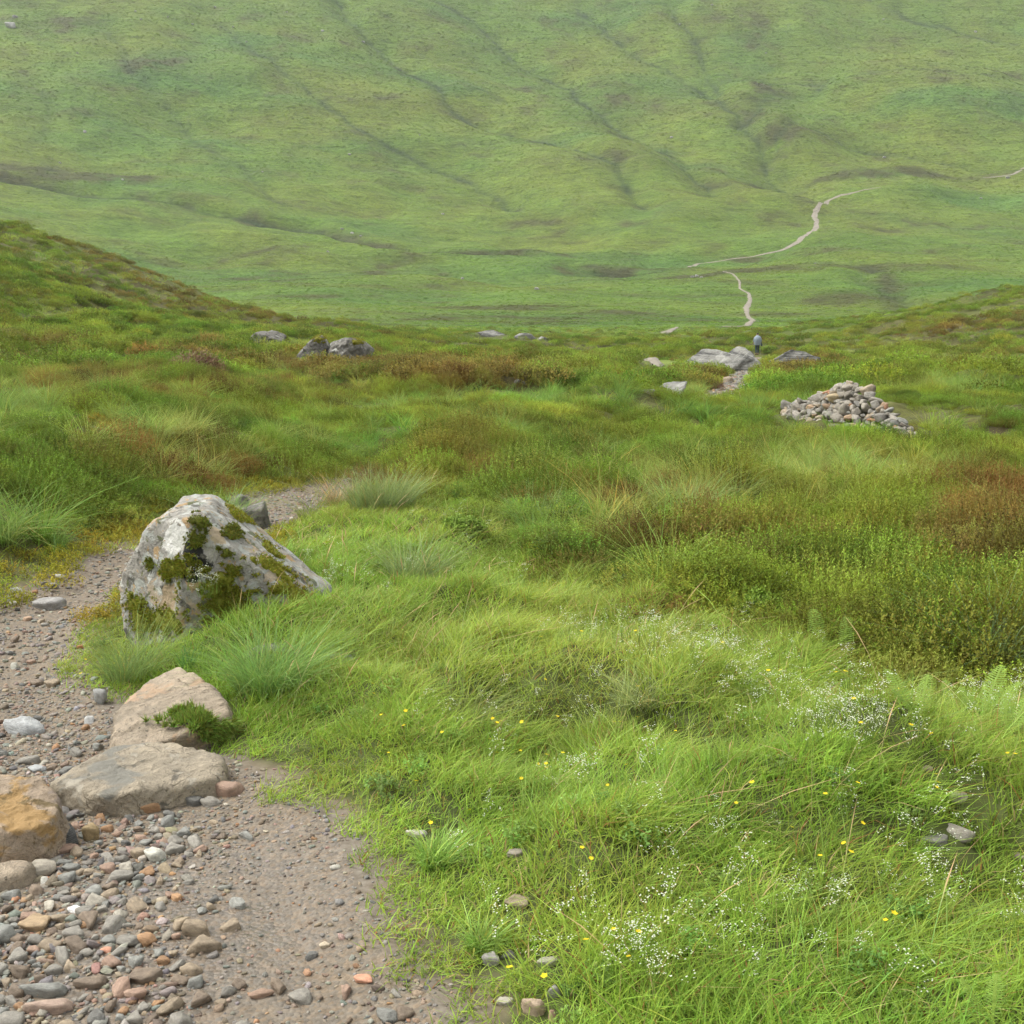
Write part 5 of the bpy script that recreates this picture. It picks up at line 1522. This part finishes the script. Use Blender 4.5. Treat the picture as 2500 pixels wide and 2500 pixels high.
WG = ground_at(1848, 867, H)
walker = empty('person', WG)
tag(walker, 'person in a long pale blue-grey jacket walking away beyond the rock slabs', 'person')
V = [(0, 0, .94), (0, .01, 1.12), (0, .02, 1.36), (0, .04, 1.48), (0, .06, 1.55), (0, .07, 1.63), (0, .06, 1.70)]
E = [(0, 1), (1, 2), (2, 3), (3, 4), (4, 5), (5, 6)]
Rr = [.13, .12, .13, .055, .07, .085, .06]
V += [(0, .15, 1.60), (.085, .05, 1.61), (-.085, .05, 1.61)]; E += [(5, 7), (5, 8), (5, 9)]; Rr += [.018, .02, .02]      # nose, ears
for s_ in (1, -1):
    b = len(V)
    V += [(s_ * .18, .01, 1.40), (s_ * .26, -.03, 1.15), (s_ * .27, .12, .98), (s_ * .27, .17, .93)]
    E += [(2, b), (b, b + 1), (b + 1, b + 2), (b + 2, b + 3)]; Rr += [.065, .05, .034, .03]
    for q, (dx, dl) in enumerate([(-.03, .07), (-.01, .085), (.01, .08), (.03, .065)]):
        k0 = len(V); V += [(s_ * .27 + dx, .21, .90), (s_ * .27 + dx * .9, .20, .90 - dl * .6)]; E += [(b + 3, k0), (k0, k0 + 1)]; Rr += [.009, .008]
    k0 = len(V); V += [(s_ * .235, .19, .935), (s_ * .225, .215, .91)]; E += [(b + 3, k0), (k0, k0 + 1)]; Rr += [.011, .009]
    b = len(V); st_ = .10 * s_
    V += [(s_ * .09, 0, .88), (s_ * .10, .04 + st_ * .5, .50), (s_ * .09, st_, .10), (s_ * .10, st_ + .13, .04)]
    E += [(0, b), (b, b + 1), (b + 1, b + 2), (b + 2, b + 3)]; Rr += [.085, .058, .04, .038]
add('body', skinned('body', V, E, Rr, M_SKIN), walker)
rings = [(0, -.02, .78, .255, .20), (0, -.02, .80, .262, .205), (0, -.03, 1.0, .265, .215), (0, -.05, 1.2, .27, .235), (0, -.04, 1.36, .255, .215), (0, -.01, 1.45, .19, .14), (0, .03, 1.50, .10, .09), (0, .04, 1.54, .085, .08)]
Vj, Fj = loft(rings)
mj = bpy.data.meshes.new('jacket'); mj.from_pydata(Vj, [], Fj); mj.polygons.foreach_set('use_smooth', [True] * len(Fj)); mj.materials.append(M_JACKET)
jk = add('jacket', mj, walker); so = jk.modifiers.new('cloth', 'SOLIDIFY'); so.thickness = .012
for s_ in (1, -1):
    add('sleeve', skinned('sleeve', [(s_ * .17, 0, 1.41), (s_ * .275, -.03, 1.15), (s_ * .285, .10, 1.0)], [(0, 1), (1, 2)], [.085, .075, .058], M_JACKET), jk)
Vt = [(0, 0, .93)]; Et = []; Rt = [.15]
for s_ in (1, -1):
    b = len(Vt); st_ = .10 * s_
    Vt += [(s_ * .09, 0, .85), (s_ * .10, .04 + st_ * .5, .50), (s_ * .09, st_, .14)]; Et += [(0, b), (b, b + 1), (b + 1, b + 2)]; Rt += [.11, .078, .062]
add('trousers', skinned('trousers', Vt, Et, Rt, M_TROUSER), walker)
for s_ in (1, -1):
    st_ = .10 * s_
    add('boot', skinned('boot', [(s_ * .09, st_ - .02, .16), (s_ * .09, st_ - .01, .05), (s_ * .10, st_ + .15, .035)], [(0, 1), (1, 2)], [.062, .055, .045], M_BOOT), walker)
add('hair', skinned('hair', [(0, .03, 1.57), (0, .04, 1.65), (0, .06, 1.71)], [(0, 1), (1, 2)], [.075, .092, .07], M_HAIR), walker)
bgm = skinned('bag', [(0, 0, .30), (.01, 0, .15), (.03, 0, 0)], [(0, 1), (1, 2)], [(.05, .04), (.11, .06), (.10, .06)], M_BAG)
bag = empty('bag', (WG[0] + .33, WG[1] + .05, WG[2] + .66)); tag(bag, "dark navy bag carried at the walker's right side", 'bag')
add('bag_body', bgm, bag)
add('strap', skinned('strap', [(-.03, .06, .34), (0, .03, .30), (.02, 0, .24)], [(0, 1), (1, 2)], [.012, .012, .012], M_BAG), bag)
for s_, sd_ in ((1, 'right'), (-1, 'left')):
    pl = empty('walking_pole', (WG[0] + s_ * .30, WG[1] + .12, WG[2]))
    tag(pl, "thin walking pole in the walker's %s hand" % sd_, 'walking pole', 'walking poles')
    top = (-s_ * .025, .06, .97)
    add('shaft', skinned('shaft', [(0, 0, -.03), (top[0] * .5, top[1] * .5, .48), (top[0], top[1], .92)], [(0, 1), (1, 2)], [.009, .010, .011], M_POLE, 0, 1), pl)
    add('handle', skinned('handle', [(top[0], top[1], .88), (top[0], top[1], 1.02)], [(0, 1)], [.017, .018], M_BAG, 0, 1), pl)

# ------------------------------------------------------------------ plants that stand out singly
def plant(name, px, py, V, F_, C, colr, label, cat, mat=None, scale=1.0, dz=0.0):
    q = ground_at(px, py, H)
    o = add(name, mesh_np(name, V, F_, mat or M_OWNFOL, True, C), None, (q[0], q[1], q[2] + dz), (0, 0, 0), colr)
    o.scale = (scale, scale, scale)
    return tag(o, label, cat)
def rush(px, py, width_px, hgt, n, colr, label, seed, w=.0016, bend=.55, lean=.45, name='rush_tuft', cat='rush', straw=.06, sx=1.0):
    rr = np.random.default_rng(seed)
    q = ground_at(px, py, H); R = width_px * q[1] / FPX * .5
    V, F_, C = blades(rr, int(n * .9), hgt, .34, R * .55, w * 1.05, bend, lean, 4, straw)
    C = C * (1 + .25 * n3(V, .08, seed))[:, None]
    V[:, 0] += V[:, 2] * .22
    V[:, 0] *= sx
    return plant(name, px, py, V, F_, C, colr, label, cat)
rush(650, 1688, 270, .25, 1300, (.20, .33, .085), 'large blue-green rush tuft behind the tan rock', 1)
rush(455, 1642, 60, .13, 90, (.14, .28, .07), 'small dark green broad-bladed tuft at the top of the tan rock', 2, .0032, .3, .2, 'grass_tuft', 'grass')
rush(455, 1812, 210, .07, 420, (.20, .30, .06), 'low green plants between the tan rock and the buff rock', 15, .0022, .6, .6, 'low_plants', 'plant', .12)
rush(315, 1660, 230, .24, 620, (.21, .30, .09), 'soft green grass tuft between the path and the tan rock', 3, .0014, .5, .35, 'grass_tuft', 'grass')
rush(930, 1246, 270, .27, 1600, (.24, .31, .11), 'pale blue-green rush clump at the bend of the path', 4, .0028, .35, .3)
rush(820, 1232, 90, .27, 260, (.30, .30, .15), 'thin straw-tipped rush tuft leaning over the path behind the boulder', 5, .0026, .5, .5, straw=.3)
rush(1660, 1268, 260, .28, 1000, (.24, .32, .10), 'tall pale green grass tussock in the middle of the heather', 6, .0034, .4, .3, 'grass_tussock', 'grass')
rush(1330, 1290, 240, .24, 900, (.21, .31, .10), 'blue-green grass tussock left of the tall pale one', 7, .0030, .45, .35, 'grass_tussock', 'grass')
rush(1010, 1420, 210, .24, 700, (.23, .31, .11), 'fine grey-green grass tussock leaning right beyond the boulder', 8, .0020, .5, .4, 'grass_tussock', 'grass')
rush(1130, 1770, 240, .17, 600, (.27, .33, .11), 'long yellow-green grass tussock in front of the dark hollow', 9, .0016, .6, .45, 'grass_tussock', 'grass')
rush(1560, 1720, 190, .13, 420, (.29, .35, .12), 'pale drooping grass tussock right of the white flowers', 10, .0017, .7, .4, 'grass_tussock', 'grass')
rush(540, 1290, 230, .28, 900, (.20, .31, .09), 'blue-green grass tussock on the bank behind the boulder', 11, .0026, .5, .4, 'grass_tussock', 'grass')
rush(2420, 1640, 180, .32, 600, (.20, .29, .13), 'grey-green grass tussock at the right beside the heather bush', 12, .0022, .55, .45, 'grass_tussock', 'grass')
rush(1060, 2110, 150, .09, 360, (.24, .38, .08), 'bright green low tuft near the path edge', 13, .0020, .5, .35, 'grass_tuft', 'grass')
rush(1170, 2320, 110, .08, 260, (.24, .38, .08), 'small bright green tuft above the grass stone heap', 14, .0018, .5, .35, 'grass_tuft', 'grass')

def bush(px, py, width_px, hgt, n, colr, label, seed, top=(1.1, 1.15, .9), low=(.85, .62, .55), leaf=.020, nl=9, name='heather_bush', cat='heather', lw=.4):
    rr = np.random.default_rng(seed)
    q = ground_at(px, py, H); R = width_px * q[1] / FPX * .5
    V, F_, C = sprigs(rr, n, R, hgt, leaf, nl, top, low, lw, .9, True, .4)
    return plant(name, px, py, V, F_, C, colr, label, cat, None, 1.0, -.03)
bush(2220, 1690, 330, .20, 1000, (.20, .225, .04), 'rounded olive-green heather bush behind the ferns', 31)
bush(2400, 1530, 240, .22, 700, (.20, .10, .05), 'red-brown heather bush at the right edge', 32)
bush(1715, 1372, 100, .30, 330, (.19, .085, .05), 'dark red dead heather clump in the middle of the moor', 33, leaf=.024)
bush(1560, 1140, 70, .30, 260, (.17, .065, .045), 'dark red heather clump beside the pale pointed stone', 34, leaf=.03)
bush(1730, 950, 90, .35, 260, (.18, .12, .07), 'brown heather clump left of the stony path', 35, leaf=.06, nl=5)
bush(1830, 890, 50, .5, 200, (.16, .18, .04), 'dark green heather clump between the two rock slabs', 36, leaf=.08, nl=5)
bush(1840, 1500, 170, .16, 420, (.17, .27, .045), 'bright green bilberry clump before the heather', 37, (1.25, 1.2, 1.0), (.75, .8, .6), .024, 8, 'bilberry_bush', 'bilberry', .62)
bush(1130, 1300, 130, .15, 300, (.16, .25, .045), 'fresh green bilberry clump by the reddish heather', 38, (1.25, 1.2, 1.0), (.75, .8, .6), .028, 8, 'bilberry_bush', 'bilberry', .62)
bush(480, 918, 150, .5, 420, (.17, .11, .07), 'dark brown twiggy heather bush below the leftmost boulder', 39, leaf=.08, nl=5)
bush(2110, 1030, 70, .35, 260, (.17, .20, .04), 'dark green heather clump growing at the foot of the cairn', 40, leaf=.035, nl=6)

def frond_mesh(rr, L, curve, n=20, wmax=.30):
    V, F_, C = [], [], []
    def pt(t): return np.array([0, L * (t * .75 + 0 * t), L * (t * (1 - curve * t))])
    for k in range(n):
        t = .12 + .88 * k / n; p = pt(t); d = pt(min(t + .02, 1.02)) - p; d /= np.linalg.norm(d)
        ln = wmax * L * math.sin(math.pi * min(1, (1.06 - t) * .95)) ** .8 * (1 if t > .2 else .7)
        for s_ in (-1, 1):
            dr = np.array([s_, 0, 0]) * .92 + d * .38 + np.array([0, 0, -.12]); dr /= np.linalg.norm(dr)
            wd = L / n * .24
            b = len(V)
            V += [p - d * wd * .6, p + dr * ln * .5 - d * wd, p + dr * ln, p + dr * ln * .5 + d * wd * .8, p + d * wd * .6]
            F_ += [(b, b + 1, b + 3), (b + 1, b + 2, b + 3), (b, b + 3, b + 4)]
            C += [np.array([1, 1, 1]) * rr.uniform(.85, 1.15)] * 5
    for k in range(8):
        a, b_ = pt(k / 8), pt((k + 1) / 8); w = .004; b = len(V)
        V += [a + (-w, 0, 0), a + (w, 0, 0), b_ + (w * .8, 0, 0), b_ + (-w * .8, 0, 0)]; F_ += [(b, b + 1, b + 2), (b, b + 2, b + 3)]; C += [np.array([.9, .85, .7])] * 4
    return np.array(V), np.array(F_), np.array(C)
FERNS = [(2240, 1768, [(-.5, .30), (.4, .34), (1.3, .24), (2.4, .2)], 'bright green fern left of three at the edge of the heather bush'),
         (2318, 1762, [(-.1, .28), (.9, .22), (-1.2, .22)], 'small upright fern between two larger ferns'),
         (2395, 1770, [(-.7, .40), (-1.2, .34), (.3, .26), (1.8, .2)], 'wide fern with arching fronds right of the heather bush'),
         (2455, 1815, [(-.9, .34), (-.3, .26), (-1.7, .25)], 'fern at the right edge below the wide fern'),
         (2008, 1610, [(.05, .42), (-.3, .2)], 'tall narrow fern frond standing in the grass'),
         (2062, 1630, [(-.25, .40), (.7, .2)], 'leaning narrow fern frond right of the tall one'),
         (2420, 2530, [(-.4, .22), (.5, .2), (1.6, .16)], 'fern at the bottom right corner'),
         (1740, 1070, [(-.6, .5), (.6, .45), (1.8, .4)], 'single small bright fern in the heather left of the cairn')]
for px, py, fr, lab in FERNS:
    q = ground_at(px, py, H); fe = empty('fern', q); tag(fe, lab, 'fern')
    rr = np.random.default_rng(int(px))
    for a, L in fr:
        V, F_, C = frond_mesh(rr, L * .66, .35, 20, .19)
        o = add('frond', mesh_np('frond', V, F_, M_OWNFOL, True, C), fe, None, (rr.uniform(-.1, .25), 0, a), (.21, .32, .06))

# --- flowers
def white_flower(rr):
    V, F_, C = [], [], []
    for k in range(7):
        a = rr.uniform(0, 6.28); r_ = rr.uniform(0, .05); top = np.array([r_ * math.cos(a), r_ * math.sin(a), rr.uniform(.06, .14)])
        b = len(V); V += [top * (.4, .4, 0) + (-.0008, 0, 0), top * (.4, .4, 0) + (.0008, 0, 0), top]; F_ += [(b, b + 1, b + 2)]; C += [(.16, .24, .05)] * 3
        for m_ in range(6):
            c = top + rr.normal(0, .008, 3) * (1, 1, .5); s_ = rr.uniform(.0014, .0027); an = rr.uniform(0, 3.14)
            u = np.array([math.cos(an), math.sin(an), .2]) * s_; v = np.array([-math.sin(an), math.cos(an), -.3]) * s_
            b = len(V); V += [c - u, c - v, c + u, c + v]; F_ += [(b, b + 1, b + 2), (b, b + 2, b + 3)]; C += [(.72, .74, .64)] * 4
    return np.array(V), np.array(F_), np.array(C)
WF = proto_collection('white_flower_spray', [mesh_np('white_flower_spray', *white_flower(np.random.default_rng(q))[:2], M_FOL, False, white_flower(np.random.default_rng(q))[2] / 1.8) for q in range(5)])
WZ = [(1420, 1668, 60, 30, 26), (1640, 1715, 110, 35, 50), (1780, 1760, 80, 50, 40), (1850, 1800, 50, 30, 14), (2010, 1960, 55, 40, 28), (2070, 2030, 70, 30, 40), (2180, 1870, 60, 35, 8), (1960, 1880, 60, 40, 14), (808, 1500, 40, 28, 26), (1500, 2440, 150, 60, 24),
      (1080, 1480, 120, 60, 22), (1000, 1330, 90, 30, 14), (1340, 1790, 150, 40, 22), (2350, 2200, 150, 120, 30), (1650, 2150, 300, 150, 40), (1300, 2000, 200, 100, 14), (1900, 2400, 250, 100, 30), (2430, 1880, 90, 60, 16), (1850, 1560, 150, 50, 10), (2250, 1800, 200, 40, 20)]
wp = []
for cx, cy, rx, ry, n in WZ:
    for _ in range(max(3, int(n * .7))):
        wp.append(ground_at(np.clip(rng.normal(cx, rx), 560, 2700), np.clip(rng.normal(cy, ry), 1270, 2560)))
wp = np.array(wp); sdw = path_sd(wp[:, 0], wp[:, 1]); wp = wp[sdw > .15]
wp = np.concatenate([wp[:, :2], (H(wp[:, 0], wp[:, 1]) + .05)[:, None]], 1)
n = len(wp)
wp2 = [np.array(on_boulder(rng.normal(500, 22), rng.normal(1418, 8), -.42)) + bc for _ in range(9)]
wp = np.concatenate([wp, np.array(wp2) - np.array([0, 0, .06])]); n = len(wp)
scatter('white_flowers', WF, 5, wp, eulers(rng.uniform(0, 6.28, n), .1 + .1 * rng.normal(size=n), .1 * rng.normal(size=n)), rng.uniform(.7, 1.2, n), np.ones((n, 3)))

def yellow_flower():
    V, F_, C = [], [], []
    V += [(-.0009, 0, 0), (.0009, 0, 0), (0, 0, .12)]; F_ += [(0, 1, 2)]; C += [(.18, .27, .05)] * 3
    for q in range(5):
        a = q * 1.2566; c = np.array([0, 0, .122]); u = np.array([math.cos(a), math.sin(a), .25]); v = np.array([-math.sin(a), math.cos(a), 0])
        b = len(V); V += [c, c + u * .006 - v * .005, c + u * .011, c + u * .006 + v * .005]; F_ += [(b, b + 1, b + 2), (b, b + 2, b + 3)]; C += [(.72, .55, .02)] * 4
    return np.array(V), np.array(F_), np.array(C)
V, F_, C = yellow_flower()
YM = mesh_np('yellow_flower', V, F_, M_OWNFOL, False, C)
YPX = [(222, 1688), (283, 1645), (200, 1640), (955, 1415), (1065, 1440), (1390, 1630), (1327, 1690), (1405, 1695), (1345, 1745), (1235, 1790), (1295, 1785), (1215, 1780), (1500, 1785), (1540, 1815), (1560, 1790), (1265, 1830), (1300, 1855), (1325, 1885), (1190, 1860), (1010, 1870), (990, 1845), (905, 1785), (1275, 1955), (1490, 2005),
       (1002, 1990), (1140, 2045), (1415, 2190), (1260, 2470), (1505, 2362), (1545, 2440), (1763, 1728), (1875, 1772), (2042, 1888), (2195, 1800), (2205, 1830), (2165, 1895), (2190, 2000), (2065, 2095), (2058, 2150), (1790, 2100), (2270, 2060), (2245, 2090), (2145, 2370), (2040, 2230), (2455, 2045), (1855, 2085), (1560, 1695), (2085, 1960), (2260, 1655), (1120, 1330)]
YPX += [(px + rng.normal(0, 60), py + rng.normal(0, 30)) for px, py in YPX[10:45]]
for k, (px, py) in enumerate(YPX):
    q = ground_at(px, py + 22)
    o = add('yellow_flower', YM, None, (q[0], q[1], float(H(q[0], q[1])) + rng.uniform(.0, .04)), (rng.uniform(-.5, .0), rng.uniform(-.2, .3), rng.uniform(0, 6.28)), (1, 1, 1))
    o.scale = (rng.uniform(.6, .95),) * 3
    tag(o, 'small five-petalled yellow flower in the near grass', 'flower', 'yellow flowers in the near grass')

# --- pale boulders far off on the hillside
FB = [(26, 65, 22), (36, 43, 12), (207, 322, 10), (853, 378, 9), (146, 398, 7), (298, 439, 7), (1129, 681, 10), (786, 76, 8), (569, 66, 6), (602, 103, 6), (886, 103, 7), (835, 560, 8), (860, 570, 9), (880, 577, 7), (1080, 523, 7), (799, 615, 8), (1738, 13, 7), (2382, 78, 7), (2156, 48, 6), (1640, 336, 8),
      (2159, 385, 8), (2460, 435, 10), (2395, 485, 7), (1311, 707, 14), (1690, 677, 9), (1700, 675, 12), (1712, 678, 8), (1991, 644, 6), (330, 28, 6), (345, 48, 6), (410, 42, 5), (470, 60, 6), (525, 18, 6), (190, 130, 6), (700, 30, 5), (2010, 270, 6), (1870, 130, 5), (1025, 330, 6), (640, 420, 6), (1660, 60, 6)]
for k, (px, py, sz) in enumerate(FB):
    q = ground_at(px, py, H); r_ = sz * np.linalg.norm(q - CAM) / FPX * .55
    o = add('boulder', PEBBLE_MESH[k % len(PEBBLE_MESH)], None, (q[0], q[1], q[2] + r_ * .2), (0, 0, k * 1.3), np.array((.30, .295, .27)) * rng.uniform(.8, 1.2))
    o.scale = (r_, r_ * .9, r_ * .7)
    lab = {0: 'largest pale boulder high on the far left hillside', 1: 'pale boulder just above the largest one on the far left hillside', 23: 'single pale boulder on the valley floor left of the walker', 21: 'pale boulder beside the path at the far right'}.get(k)
    tag(o, lab or 'tiny pale boulder lying far off on the green hillside', 'boulder', None if lab else 'far boulders on the green hillside')
